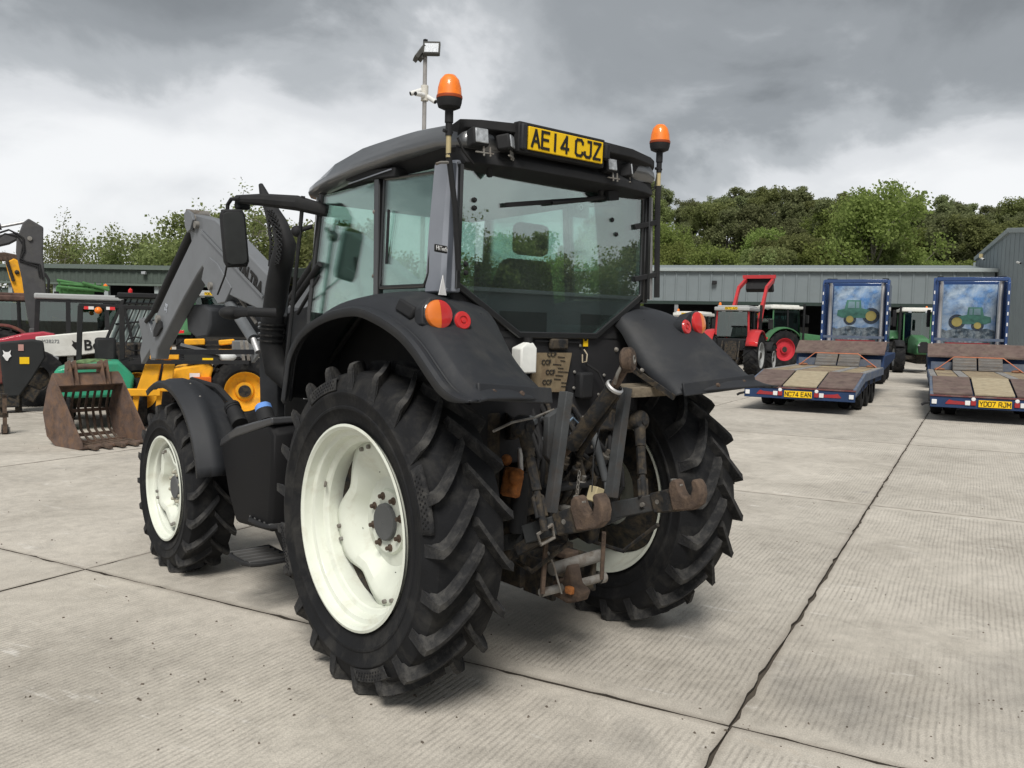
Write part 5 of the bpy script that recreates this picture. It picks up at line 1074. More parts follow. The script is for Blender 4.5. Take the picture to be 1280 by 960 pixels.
# couplers with coloured caps, chains, valve levers and dangling electrics in the middle
for k, (u, v, m_) in enumerate(((700, 590, 'iron'), (716, 596, 'iron'), (729, 588, 'iron'), (746, 600, 'iron'), (722, 612, 'steel'), (706, 622, 'iron'), (736, 630, 'iron'), (752, 580, 'steel'))):
    c = sb(u, v, -.42); MB().lathe([(.001, .10), (.012, .10), (.014, .07), (.024, .065), (.024, .03), (.018, .02), (.018, -.05)], c, (rr.uniform(-.2, .2), -.5, .8), 12).build('hose_coupler', {'iron': iron, 'steel': steel}[m_], T)
for k in range(10):
    a = sb(rr.uniform(698, 770), rr.uniform(540, 580), -.36); b = sb(rr.uniform(698, 770), rr.uniform(600, 650), -.36); c = a.lerp(b, .5) + V((rr.uniform(-.08, .08), -.10, 0))
    MB().path([a, a.lerp(c, .6) + V((0, -.02, .02)), c, b.lerp(c, .5), b], rr.choice((.006, .010, .013)), 8).build('hydraulic_hose', hose if k % 3 else iron, T)
ch0, ch1 = sb(724, 592, -.52), sb(716, 662, -.60)
chn = MB()
for k in range(13):
    c = ch0.lerp(ch1, k / 12) ; ax1 = V((1, 0, 0)) if k % 2 else V((0, 1, 0))
    chn.path([c + ax1 * .008 * cos(q) + V((0, 0, 1)) * .016 * sin(q) for q in [2 * pi * j / 8 for j in range(8)]], .0035, 5, closed=True)
chn.build('check_chain', steel, T, stuff=True)
for s in (-1, 1):
    MB().path([V((s * .30, -.30, .62)), V((s * .34, -.55, .60)), V((s * .33, -.80, .80))], .012, 8).build('check_rod', iron, T)
    MB().box((s * .30, -.30, .72), (.08, .16, .20), (12, 0, 0)).build('link_bracket', iron, T, bevel=.012)
MB().prism([(-.30, 1.05), (-.18, 1.10), (-.10, 1.0), (-.12, .86), (-.26, .84)], 'y', -.40, -.37).build('casting_plate', iron, T, bevel=.01)
MB().tube(sb(741, 540, -.44), sb(757, 600, -.50), .022).tube(sb(757, 600, -.50), sb(760, 640, -.55), .012).build('side_ram', mat('ram_steel', (.16, .17, .18), .35, .5), T)
# toothed mud scraper gap filler: inner brackets between fenders and hitch
for s in (-1, 1):
    MB().box((s * .42, -.18, 1.15), (.10, .28, .5)).build('axle_bracket', iron, T, bevel=.02)
    MB().tube((s * .5, -.1, 1.05), (s * .5, -.25, 1.35), .05).build('lift_ram', black, T)
# ============================================================ OTHER MACHINES
def headx(u, add=0):           # rotation about z so that a thing in column u faces straight away from the camera, turned clockwise by add degrees
    d = ray(u, 415); return atan2(-d.x, d.y) - R_(add)
def wheel_b(parent, c, r, wdt, rimr, rimm, side, nl=16, name='wheel'):
    hw = wdt / 2; x, y, z = c
    prof = [(rimr, -hw * .8), (rimr + .03, -hw * .95), ((rimr + r) / 2, -hw * 1.05), (r * .95, -hw * .92), (r * .97, -hw * .5), (r * .975, hw * .5), (r * .95, hw * .92), ((rimr + r) / 2, hw * 1.05), (rimr + .03, hw * .95), (rimr, hw * .8)]
    mb = MB().lathe(prof, c, (1, 0, 0), 40, closed=True)
    for sd_ in (-1, 1):
        for i in range(nl):
            a0 = 2 * pi * (i + (.5 if sd_ > 0 else 0)) / nl; L = []
            for f in (0, .5, 1):
                a = a0 + .26 * f; xx = x + sd_ * hw * (1 - f) ; L.append([(xx, y - q * cos(a + b), z + q * sin(a + b)) for q, b in ((r * .93, -.05), (r, -.035), (r, .035), (r * .93, .05))])
            mb.loft(L)
    t_ = mb.build('tyre', rubber, parent, ang=30)
    s = side; o = lambda d: s * (hw - d)
    rm = MB().lathe([(rimr + .01, o(.03)), (rimr + .01, o(.0)), (rimr - .02, o(.01)), (rimr - .05, o(.10)), (rimr * .75, o(.16)), (rimr * .4, o(.13)), (rimr * .35, o(.04)), (.001, o(.03))], c, (1, 0, 0), 32).build('rim', rimm, parent, ang=30)
    MB().lathe([(.001, o(.01)), (rimr * .22, o(.01)), (rimr * .26, o(.04))], c, (1, 0, 0), 16).build('hub', iron, rm)
    return t_
def far_tractor(label, body, rimm, u, d, turn, roofm, L=2.9, rr=.95, fr_=.68, W=2.5, H=3.05, plate=None, loader=None, cabw=.72, front=False, group=None, fmat=None):
    p = spot(u, d); t = thing('farm_tractor', label, 'tractor', p, headx(u, turn), group); fmat = fmat or body
    for s in (-1, 1):
        wheel_b(t, (s * (W / 2 - .28), 0, rr), rr, .58, rr * .58, rimm, s, 18)
        wheel_b(t, (s * (W / 2 - .30), L, fr_), fr_, .48, fr_ * .56, rimm, s, 16)
        rows = []
        for i in range(13):
            a = R_(22 + 120 * i / 12); r_ = rr * 1.12; rows.append([(s * x, -r_ * cos(a) * k, rr + r_ * sin(a) * k) for x, k in ((W / 2 + .02, .96), (W / 2 + .0, 1.0), (W / 2 - .2, 1.03), (cabw - .02, 1.03))])
        MB().loft(rows, cap=False, closed=False).build('rear_fender', fmat, t, solid=.03)
        MB().box((s * (W / 2 - .18), -rr * 1.02, rr * 1.55), (.24, .06, .12)).build('tail_lamp', redL, t, bevel=.01)
        rows = []
        for i in range(9):
            a = R_(30 + 110 * i / 8); r_ = fr_ * 1.12; rows.append([(s * x, L - r_ * cos(a), fr_ + r_ * sin(a)) for x in (W / 2 - .06, W / 2 - .5)])
        MB().loft(rows, cap=False, closed=False).build('front_fender', black, t, solid=.02)
        cw = cabw
        MB().bar((s * cw * .95, -.45, 1.75), (s * cw * .88, -.40, H - .22), .07, .07).build('rear_post', fmat, t)
        MB().bar((s * cw, .45, 1.2), (s * cw * .95, .42, H - .2), .07, .07).build('door_post', black, t)
        MB().bar((s * cw * .80, 1.25, 1.5), (s * cw * .8, 1.12, H - .2), .06, .07).build('front_post', fmat, t)
        MB().prism([(-.43, 1.75), (.45, 1.25), (1.25, 1.45), (1.12, H - .22), (-.40, H - .22)], 'x', s * cw * .93, s * cw * .935).build('side_glass', G3, t, flat=True)
        MB().bar((s * cw, 1.2, H - .5), (s * (cw + .45), 1.25, H - .5), .03, .03).box((s * (cw + .5), 1.25, H - .72), (.2, .08, .42)).build('mirror', black, t, bevel=.01)
        MB().box((s * .35, -.50, H - .20), (.16, .08, .10)).build('work_lamp', lampG, t, bevel=.01)
        MB().box((s * .40, 1.32, H - .20), (.16, .06, .10)).build('work_lamp', lampG, t, bevel=.01)
        MB().box((s * (cw * .7), 1.3, .75), (.3, .8, .3)).build('step', black, t, bevel=.02)
        MB().bar((s * .3, -.3, .75), (s * .4, -1.15, .65), .06, .1).build('lower_link', iron, t)
        MB().bar((s * .35, -.5, 1.5), (s * .38, -.9, .7), .05, .05).build('lift_rod', iron, t)
    MB().prism([(-.42, 1.75), (-.40, H - .22)] and [(-cabw * .9, 1.65), (cabw * .9, 1.65), (cabw * .84, H - .24), (-cabw * .84, H - .24)], 'y', -.455, -.445).build('rear_window', G3, t, flat=True)
    MB().prism([(-cabw * .75, 1.5), (cabw * .75, 1.5), (cabw * .75, H - .24), (-cabw * .75, H - .24)], 'y', 1.2, 1.21).build('windscreen', G3, t, flat=True)
    MB().box((0, .35, H - .12), (cabw * 2.05, 1.95, .16)).box((0, .35, H - .02), (cabw * 1.8, 1.6, .10)).build('roof', roofm, t, bevel=.04)
    MB().box((0, .3, 1.35), (cabw * 1.8, 1.6, .5)).build('cab_base', black, t, bevel=.03)
    MB().box((0, .25, 1.85), (.5, .12, .7)).box((0, .45, 1.55), (.5, .45, .15)).build('seat', seatm, t, bevel=.04)
    MB().loft([[(-.42, 1.25, 1.0), (.42, 1.25, 1.0), (.42, 1.25, 1.65), (.30, 1.25, 1.95), (-.30, 1.25, 1.95), (-.42, 1.25, 1.65)], [(-.38, L + .4, .95), (.38, L + .4, .95), (.38, L + .45, 1.5), (.26, L + .4, 1.75), (-.26, L + .4, 1.75), (-.38, L + .45, 1.5)], [(-.30, L + .75, 1.0), (.30, L + .75, 1.0), (.30, L + .72, 1.4), (.2, L + .62, 1.6), (-.2, L + .62, 1.6), (-.30, L + .72, 1.4)]]).build('bonnet', body, t, bevel=.04)
    g = MB().prism([(-.24, 1.05), (.24, 1.05), (.27, 1.45), (.12, 1.60), (-.12, 1.60), (-.27, 1.45)], 'y', L + .70, L + .78).build('front_grille', black, t, bevel=.02)
    for s in (-1, 1): MB().box((s * .24, L + .77, 1.42), (.10, .04, .07)).build('headlight', lampG, t, bevel=.01)
    MB().box((0, L * .5, .75), (.5, L * 1.1, .55)).box((0, 0, rr), (W - .9, .3, .3)).box((0, L, fr_), (W - .9, .2, .2)).build('chassis', iron, t, bevel=.03)
    rr2 = random.Random(int(u)); mb = MB()
    for i in range(9): mb.path([(rr2.uniform(-.3, .3), -.5, 1.5), (rr2.uniform(-.3, .3), -.62, 1.1), (rr2.uniform(-.3, .3), -.55, .7)], .022, 5)
    mb.box((0, -.5, 1.1), (.5, .25, .7)).build('rear_hydraulics', iron, t)
    MB().tube((cabw + .05, 1.35, 1.4), (cabw + .05, 1.35, H + .1), .06).build('exhaust', black, t)
    if plate:
        pl_ = MB().box((0, -.72, H - .10), (.52, .02, .11)).build('number_plate', plateY, t)
        plate_text(plate, .079, 'plate_lettering', inkm, pl_, frame((0, -.732, H - .10), (1, 0, 0), (0, 0, 1)), .002, wk=1.0)
    MB().lathe([(.06, 0), (.06, .08), (.045, .14), (.001, .16)], (-cabw * .8, -.3, H + .0), (0, 0, 1), 12).build('beacon', orangeL, t)
    if loader:
        for s in (-1, 1):
            MB().bar((s * .62, 1.5, 1.3), (s * .62, 1.35, 2.05), .12, .3).build('loader_frame', loader, t, bevel=.01)
            MB().bar((s * .62, 1.3, 1.95), (s * .62, 3.0, 3.9), .12, .20).bar((s * .62, 2.9, 3.85), (s * .62, 4.4, 4.35), .12, .18).build('loader_arm', loader, t, bevel=.01)
            MB().tube((s * .62, 1.6, 1.5), (s * .62, 2.8, 3.5), .05).build('lift_cylinder', loader, t)
        MB().box((0, 4.2, 4.45), (1.5, .12, .16)).box((0, 4.4, 4.2), (1.3, .08, .10)).build('cross_tube', loader, t)
        MB().prism([(4.35, 4.4), (4.2, 3.9), (4.4, 3.75), (4.7, 3.8)], 'x', -.6, .6).build('tool_frame', black, t)
    return t
redp = mat('tractor_red', (.45, .022, .026), .35, var=.08, coat=.4); fgreen = mat('tractor_green', (.045, .15, .06), .4, var=.1, coat=.3, dirt=(.06, .09, .05), da=.2)
whitep = mat('white_paint', (.66, .66, .62), .4, var=.05, dirt=(.4, .38, .33), da=.25); greyr = mat('pale_grey_roof', (.35, .36, .36), .4, var=.05)
rrim = mat('red_rim', (.45, .022, .035), .4, var=.08); grim = mat('grey_rim', (.30, .31, .31), .5); greyf = mat('grey_fender', (.13, .135, .14), .5)
far_tractor('red tractor seen from behind with its red loader arms raised high above the cab', redp, grim, 916, 36, 14, greyr, plate='MX70 AVO', loader=redp, rr=.92, H=2.95, W=2.3)
far_tractor('green tractor with white cab roof and bright red wheels beside the first blue lorry', fgreen, rrim, 963, 46, 58, whitep, rr=1.02, fr_=.78, H=3.35, W=2.6, cabw=.82, fmat=fgreen)
far_tractor('green tractor with white roof facing the yard between the two blue lorries', fgreen, grim, 1139, 46, 172, whitep, rr=1.0, fr_=.78, H=3.35, W=2.7, cabw=.80)
far_tractor('pale blue cabbed tractor mostly hidden between the red and the green tractors', mat('pale_blue_paint', (.28, .38, .42), .4), grim, 958, 52, 30, mat('pale_blue_paint', (.28, .38, .42), .4), H=2.9, rr=.85)
far_tractor('white roofed tractor half hidden behind the black tractor\'s right fender', greyf, grim, 862, 42, 20, whitep, H=2.8, rr=.85, plate='YJ16 DKK')
far_tractor('small dark tractor in the shade at the left end of the long shed', fgreen, grim, 832, 50, 200, whitep, H=2.7, rr=.8)
# ---------------------------------------------------------------- lorries with low loader trailers
blue = mat('lorry_blue', (.015, .05, .16), .3, .1, var=.1, coat=.6); dblue = mat('dark_blue', (.012, .035, .10), .35, var=.1)
deckw = mat('deck_timber', (.27, .215, .14), .8, var=.3, vs=7, bump=.4, bs=30, dirt=(.13, .10, .07), da=.4, ds=3, objrand=.3)
palew = mat('new_plywood', (.34, .29, .20), .75, var=.15, vs=8, dirt=(.30, .24, .16), da=.35, ds=4)
decks = mat('deck_steel', (.26, .26, .255), .6, .3, var=.15, dirt=(.13, .10, .08), da=.4, ds=4)
brownp = mat('brown_ramp_plate', (.125, .088, .078), .7, .1, var=.25, vs=5, bump=.3, bs=50, dirt=(.19, .15, .12), da=.4)
redw = mat('red_marking', (.33, .022, .028), .5, dirt=(.12, .05, .05), da=.4); whitel = mat('white_lamp', (.7, .7, .7), .3)
strapm = mat('orange_strap', (.55, .20, .11), .6)
skyb = mat('mural_sky', (.06, .17, .38), .3, var=.6, vs=2.6, dirt=(.40, .50, .60), da=.7, ds=1.5, coat=.5)
def lorry(label, tlabel, ut, dt, ul, dl, plate, hd):
    # trailer: origin under its tail, +Y forward
    p = spot(ut, dt); q = spot(ul, dl); dv = (q - p); rzl = atan2(-dv.x, dv.y); Ln = dv.length - .2; hv = spot(*hd) - p; rz = atan2(-hv.x, hv.y)
    t = thing('low_loader_trailer', tlabel, 'trailer', p, rz, 'low loader trailers')
    W = 2.5; h0, h1 = .60, .90; g0 = 6.6
    # frame
    MB().prism([(0.05, .34), (0.05, h0 - .06), (1.9, h1 - .06), (g0, h1 - .06), (g0, .55), (3.2, .55), (1.4, .42)], 'x', -W / 2 + .05, W / 2 - .05).build('chassis', dblue, t, bevel=.02)
    for s in (-1, 1):
        MB().prism([(0, h0 - .16), (0, h0 + .0), (1.9, h1), (g0, h1), (g0, h1 - .2), (1.9, h1 - .2)], 'x', s * (W / 2 - .06), s * (W / 2 + .01)).build('side_rail', mat('worn_blue_rail', (.10, .13, .19), .5, .2, dirt=(.2, .2, .2), da=.4), t, bevel=.01)
    # deck pieces: ramps (brown), centre timbers, steel channels
    def slab(x0, x1, y0, y1, z0, z1, m_, nm, th=.035, up=.0): return MB().add([(x0, y0, z0 + up - th), (x1, y0, z0 + up - th), (x1, y1, z1 + up - th), (x0, y1, z1 + up - th), (x0, y0, z0 + up), (x1, y0, z0 + up), (x1, y1, z1 + up), (x0, y1, z1 + up)], [(3, 2, 1, 0), (4, 5, 6, 7), (0, 1, 5, 4), (1, 2, 6, 5), (2, 3, 7, 6), (3, 0, 4, 7)]).build(nm, m_, t, bevel=.004, seg=1)
    for s in (-1, 1):
        slab(min(s * .42, s * 1.2), max(s * .42, s * 1.2), .08, 1.85, h0, h1, brownp, 'ramp_plate', up=.02)
        slab(min(s * .42, s * .62), max(s * .42, s * .62), 1.9, g0, h1, h1, decks, 'steel_channel', up=.015)
        slab(min(s * 1.10, s * 1.24), max(s * 1.10, s * 1.24), 1.9, g0, h1, h1, decks, 'steel_channel', up=.015)
    for k, (y0, y1) in enumerate(((.10, .72), (.74, 1.85))):
        z = lambda y: h0 + (h1 - h0) * min(1, (y - .08) / 1.8); slab(-.38, .38, y0, y1, z(y0), z(y1), palew, 'plywood_sheet', up=.02)
    ny_ = 9
    for k in range(ny_):
        y0 = 1.92 + (g0 - 1.95) * k / ny_; y1 = 1.92 + (g0 - 1.95) * (k + 1) / ny_ - .015
        slab(-.40, .40, y0, y1, h1, h1, deckw, 'deck_plank', up=.012 + rnd.uniform(-.004, .004))
        for s in (-1, 1): slab(min(s * .64, s * 1.08), max(s * .64, s * 1.08), y0, y1, h1, h1, deckw, 'deck_plank', up=.010 + rnd.uniform(-.004, .004))
    # gooseneck bulkhead: ramps up, upper deck
    MB().add([(-W / 2, g0, h1 - .1), (W / 2, g0, h1 - .1), (W / 2, g0 + .12, h1 + .35), (-W / 2, g0 + .12, h1 + .35), (-W / 2, g0 + 4, h1 + .2), (W / 2, g0 + 4, h1 + .2), (W / 2, g0 + 4, h1 + .40), (-W / 2, g0 + 4, h1 + .40)], [(0, 1, 2, 3), (4, 7, 6, 5), (0, 4, 5, 1), (3, 2, 6, 7), (0, 3, 7, 4), (1, 5, 6, 2)]).build('gooseneck', dblue, t, bevel=.02)
    for s in (-1, 1): MB().box((s * .82, g0 - .02, h1 + .13), (.70, .04, .22), (0, 0, 0)).build('bulkhead_panel', mat('worn_blue_rail', (.10, .13, .19)), t)
    slab(-W / 2 - .02, W / 2 + .02, g0 - .12, g0 + .55, h1 + .42, h1 + .76, brownp, 'upper_ramp_edge', .05)
    slab(-W / 2 + .2, W / 2 - .2, g0 + .56, g0 + 4, h1 + .75, h1 + .75, brownp, 'upper_deck', .05)
    for s in (-1, 1):
        o = MB().box((s * .32, g0 - .30, h1 + .20), (.60, .60, .06), (38, 0, 0)).build('loading_ramp', mat('ramp_grey', (.14, .13, .12), .7, .2, dirt=(.2, .15, .1), da=.3), t, bevel=.01)
        for k in range(5): MB().box((s * .32, g0 - .30 - .20 + .1 * k, h1 + .235 - .155 + .078 * k), (.56, .02, .02), (38, 0, 0)).build('ramp_rib', decks, o)
    MB().path([(-1.05, g0 - .55, h1 + .02), (-.6, g0 - .62, h1 + .40), (.6, g0 - .62, h1 + .40), (1.1, g0 - .55, h1 + .02)], .014, 6).build('strap', strapm, t)
    for s in (-1, 1): MB().sphere((s * .95, g0 - .5, h1 + .04), .10, 8, 6, (1.4, .7, .5)).build('folded_strap', mat('dirty_strap', (.25, .12, .07), .8), t)
    # tail board with lamps
    tb_ = MB().box((0, -.02, .43), (2.5, .06, .24)).build('tail_board', dblue, t, bevel=.01)
    MB().box((0, -.02, .568), (2.52, .10, .03)).build('tail_edge', mat('worn_maroon', (.14, .05, .05), .6, dirt=(.2, .17, .15), da=.4), t)
    for s in (-1, 1):
        MB().prism([(s * .95, .41), (s * .88, .49), (s * .80, .47), (s * .50, .45), (s * .47, .39), (s * .95, .39)], 'y', -.062, -.05).build('red_marking', redw, tb_)
        for k, x in enumerate((1.17, .52, .41)): MB().box((s * x, -.06, .43), (.10, .03, .10)).build('lamp', whitel if k < 2 else mat('dull_red_lens', (.30, .02, .02), .3), tb_, bevel=.008)
        MB().lathe([(.001, .03), (.04, .025), (.045, 0)], (s * .41, -.05, .52), (0, -1, 0), 12).build('lamp', whitel, tb_)
    npl = MB().box((0, -.065, .43), (.62, .015, .15)).build('number_plate', plateY, t)
    plate_text(plate, .094, 'plate_lettering', inkm, npl, frame((0, -.075, .43), (1, 0, 0), (0, 0, 1)), .0015, wk=1.0)
    MB().path([(-1.2, 0, .42), (-1.36, -.05, .38), (-1.42, -.05, .34)], .03, 6).build('side_marker', black, t)
    for k, y in enumerate((1.9, 3.2, 4.5)):
        for s in (-1, 1):
            for dx in (0, .30):
                MB().lathe([(.16, -.12), (.30, -.13), (.40, -.11), (.42, 0), (.40, .11), (.30, .13), (.16, .12)], (s * (1.08 - dx), y, .42), (1, 0, 0), 28).build('tyre', rubber, t)
            MB().lathe([(.20, .06), (.19, .0), (.1, .02), (.001, .04)], (s * 1.10, y, .42), (s, 0, 0), 20).build('hub', iron, t)
    # ---- tractor unit
    L0 = Ln + .3
    l = thing('lorry', label, 'lorry', q, rzl, 'blue lorries'); HT = 4.1
    MB().box((0, 2.1, 2.5), (2.40, 2.2, HT - 1.05), top=(1, .97)).build('cab', blue, l, bevel=.08)
    MB().box((0, .5, .85), (1.0, 7.0, .3)).build('chassis', black, l)
    mu = MB().box((0, .985, 2.72), (1.80, .03, 2.25)).build('rear_mural', skyb, l, bevel=.01)
    MB().prism([(-.86, 1.63), (.86, 1.63), (.86, 2.12), (.6, 2.2), (.2, 2.14), (-.3, 2.22), (-.7, 2.10), (-.86, 2.16)], 'y', .964, .969).build('painted_ground', mat('mural_ground', (.05, .075, .10), .4, var=.8, vs=6, dirt=(.30, .34, .36), da=.5, ds=5), mu)
    MB().prism([(-.28, 2.68), (-.06, 2.68), (-.06, 2.90), (-.26, 2.90)], 'y', .950, .956).build('painted_window', mat('mural_glass', (.18, .28, .32), .3), mu)
    MB().prism([(-.02, 2.68), (.08, 2.68), (.08, 2.90), (-.02, 2.90)], 'y', .950, .956).build('painted_window', mat('mural_glass', (.18, .28, .32), .3), mu)
    MB().lathe([(.001, .0), (.27, .0), (.27, .006)], (.46, .962, 2.42), (0, -1, 0), 20).build('painted_tyre', mat('mural_tyre', (.05, .065, .09), .4, var=.5, vs=20), mu)
    MB().lathe([(.001, .0), (.20, .0), (.20, .006)], (-.20, .962, 2.30), (0, -1, 0), 20).build('painted_tyre', mat('mural_tyre', (.05, .065, .09), .4, var=.5, vs=20), mu)
    gt = mat('mural_green', (.07, .19, .15), .4, var=.3); yt = mat('mural_yellow', (.42, .35, .12), .4)
    MB().prism([(-.45, 2.35), (.35, 2.35), (.42, 2.62), (.15, 2.68), (.12, 2.95), (-.32, 2.95), (-.38, 2.66), (-.60, 2.60), (-.62, 2.42)], 'y', .958, .968).build('painted_machine', gt, mu)
    MB().lathe([(.001, .0), (.17, .0), (.17, .01)], (.46, .956, 2.42), (0, -1, 0), 20).build('painted_wheel', yt, mu)
    MB().lathe([(.001, .0), (.12, .0), (.12, .01)], (-.20, .956, 2.30), (0, -1, 0), 20).build('painted_wheel', yt, mu)
    for ch in mu.children: ch.scale = (1.2, 1, 1.2); ch.location = (0, 0, 2.62 - 2.4 * 1.2 + .0)
    if 'YD' in plate:
        for ch in mu.children: ch.scale = (-1.05, 1, 1.05); ch.location = (.1, 0, 2.42 - 2.4 * 1.05)
    for ch in mu.children:
        if ch.name.startswith('painted_ground'): ch.scale = (1.03, 1, 1.05); ch.location = (0, 0, -.10)
    for s in (-1, 1):
        MB().prism([(-.1, 1.35), (-.1, HT - .25), (.15, HT - .05), (1.0, HT - .05), (1.0, 1.35)], 'x', s * 1.14, s * 1.24).build('side_fairing', blue, l, bevel=.02)
        for k in range(6): MB().box((s * 1.245 - s * .05, -.105, 1.6 + .38 * k), (.04, .012, .12)).build('marker', whitel, l)
        st = MB().path([(s * .98, .55, .8), (s * .98, .55, HT - .25), (s * 1.03, .42, HT - .08)], .085, 14).build('exhaust_stack', mat('polished_stack', (.75, .75, .75), .12, .85, var=.05), l)
        MB().lathe([(.1, 0), (.1, .12)], (s * 1.03, .45, HT - .1), (0, 0, 1), 12).build('stack_tip', black, st)
        MB().box((s * 1.0, 2.2, HT + .06), (.2, .3, .12)).build('roof_lamp', black, l)
        for y in (-.9, .45, 3.2):
            MB().lathe([(.28, -.28), (.42, -.30), (.50, -.26), (.52, 0), (.50, .26), (.42, .30), (.28, .28)], (s * .95, y, .52), (1, 0, 0), 28).build('tyre', rubber, l)
            MB().lathe([(.30, .22), (.27, .1), (.14, .12), (.13, .24), (.001, .25)], (s * .95, y, .52), (s, 0, 0), 20).build('rim', steel, l)
            MB().prism([(y - .6, .9), (y - .5, 1.12), (y + .5, 1.12), (y + .6, .9), (y + .56, .88), (y + .46, 1.06), (y - .46, 1.06), (y - .56, .88)], 'x', s * .68, s * 1.22).build('mudguard', dblue, l)
        MB().box((s * 1.35, 3.1, 2.6), (.14, .2, .7)).build('mirror', black, l, bevel=.03)
        MB().box((s * .55, .0, 1.3), (.10, .10, .5)).build('headboard_post', blue, l)
    MB().box((0, -.02, 1.78), (2.45, .06, .10)).build('headboard_rail', mat('worn_blue_rail', (.10, .13, .19)), l)
    MB().box((0, -.1, HT - .12), (2.3, .25, .14)).build('roof_rail', blue, l, bevel=.02)
    MB().box((0, .95, 1.55), (1.5, .05, .22)).build('rear_arch', redw, l)
    mb = MB(); r5 = random.Random(int(ut))
    for i in range(14): mb.path([(r5.uniform(-.8, .8), .5, 1.5), (r5.uniform(-.8, .8), .3, 1.15), (r5.uniform(-.8, .8), .2, .95)], .025, 5)
    mb.build('air_lines', iron, l)
    return t
lorry('left blue lorry with chrome stacks and a painted tractor scene on its cab back', 'low loader with plate NC74 EAN on its tail, coupled behind the left blue lorry', 997, 20, 1064, 34, 'NC74 EAN', (1050, 26.3))
lorry('blue lorry with chrome stacks nearest the grey warehouse corner, right of the two lorries', 'low loader trailer with plate YD07 RJM, cut by the right edge of the picture', 1242, 18.3, 1207, 31.3, 'YD07 RJM', (1217, 24.6))
# ---------------------------------------------------------------- left side of the yard
def place(name, label, cat, u, d, turn=0, group=None): return thing(name, label, cat, spot(u, d), headx(u, turn), group)
K = lambda u, u0, d: (u - u0) * d / FPX            # sideways metres
def Z(v, u, d): return pz(u, v, d).z
# --- rusty riddle bucket
d = 12.4; t = place('riddle_bucket', 'rusty digger bucket with slotted back and teeth, lying on the concrete before the teal machine', 'bucket', 126, d, -30)
bw = .50
sidep = [(-.42, .02), (-.40, .10), (.28, .95), (.36, 1.02), (.50, .80), (.62, .45), (.52, .12), (.30, 0), (-.30, 0)]
for s in (-1, 1): MB().prism(sidep, 'x', s * bw - .012, s * bw + .012).build('side_plate', brustp, t, bevel=.004)
MB().prism([(.22, .86), (.36, 1.04), (.50, .80), (.48, .74), (.34, .92), (.26, .84)], 'x', -bw, bw).build('top_beam', brustp, t, bevel=.008)
for k in range(9):
    x = -bw + .06 + (2 * bw - .12) * k / 8
    MB().path([(x, .50, .80), (x, .60, .50), (x, .52, .16), (x, .32, .03), (x, -.2, .025)], .020, 6).build('riddle_bar', rust, t)
for k, (y, z) in enumerate(((.60, .45), (.47, .10), (.15, .03))): MB().bar((-bw, y, z), (bw, y, z), .03, .05).build('cross_bar', brustp, t)
MB().box((0, -.33, .03), (2 * bw, .18, .03)).build('cutting_edge', brustp, t, bevel=.006)
for k in range(5):
    x = -bw + .1 + (2 * bw - .2) * k / 4; MB().box((x, -.50, .045), (.075, .22, .05), (4, 0, 0), top=(.8, .9)).build('tooth', rust, t, bevel=.012)
for s in (-1, 1):
    for x in (.20, .28): MB().prism([(.20, .86), (.30, 1.22), (.42, 1.18), (.46, .86)], 'x', s * x - .012, s * x + .012).build('hanger_plate', brustp, t, bevel=.004)
MB().tube((-.30, .34, 1.12), (.30, .34, 1.12), .045).build('hanger_pin', brustp, t)
# --- green ride-on roller / dumper with black roll frame
teal = mat('teal_green_paint', (.025, .27, .155), .4, var=.12, dirt=(.10, .16, .10), da=.25, coat=.2)
d = 14.3; u0 = 122; t = place('ride_on_dumper', 'teal green ride-on machine with black roll frame and seat, behind the rusty bucket', 'dumper', u0, d, 0)
zt = Z(452, 120, d); zb = Z(484, 120, d); xl, xr = K(76, u0, d), K(160, u0, d)
MB().loft([[(xl, -.5, zb - .10), (xl + .1, -.5, zb - .14), (xr, -.5, zb - .12), (xr + .05, -.5, zt - .22), (xr - .18, -.5, zt + .03), (xr - .35, -.5, zt + .03), (xl + .15, -.5, zt - .06), (xl, -.5, zt - .12)], [(xl, .6, zb - .10), (xl + .1, .6, zb - .14), (xr, .6, zb - .12), (xr + .05, .6, zt - .22), (xr - .18, .6, zt + .03), (xr - .35, .6, zt + .03), (xl + .15, .6, zt - .06), (xl, .6, zt - .12)]]).build('engine_cover', teal, t, bevel=.05, seg=3)
MB().box(((xl + xr) / 2 - .1, -.52, zt - .26), (.62, .05, .14)).build('vent', inkm, t)
for x_, y_ in ((K(104, u0, d), .25), (K(151, u0, d), .25)):
    MB().bar((x_ - (.04 if x_ < 0 else 0), y_, zt - .2), (x_, y_, Z(382, 120, d)), .085, .085).build('roll_post', black, t, bevel=.01)
MB().bar((K(102, u0, d), .25, Z(382, 120, d)), (K(192, u0, d), .25, Z(384, 150, d)), .08, .07, up=(0, 0, 1)).build('roll_bar', black, t, bevel=.008)
for a, b, m_ in ((108, 113, redL), (113, 119, whitel), (133, 137, whitel), (137, 143, redL)): MB().box((K((a + b) / 2, u0, d), .19, Z(385, 120, d)), ((b - a) * d / FPX, .03, .05)).build('lamp', m_, t)
MB().sphere((K(124, u0, d), .16, Z(388, 124, d)), .06, 10, 8).build('beacon', orangeL, t)
MB().box((K(132, u0, d), .4, Z(438, 130, d)), (.34, .12, .42), (-8, 0, 0)).box((K(134, u0, d), .62, Z(448, 130, d)), (.36, .4, .1)).build('seat', black, t, bevel=.05)
M = frame((K(169, u0, d), .9, Z(432, 165, d)), (1, 0, 0), (0, .7, .7))
MB().path([tuple(M @ V((.17 * cos(a), .17 * sin(a), 0))) for a in [2 * pi * k / 20 for k in range(20)]], .014, 6, closed=True).tube((K(169, u0, d), .9, Z(432, 165, d)), (K(169, u0, d), 1.1, Z(470, 165, d)), .03).build('steering_wheel', black, t)
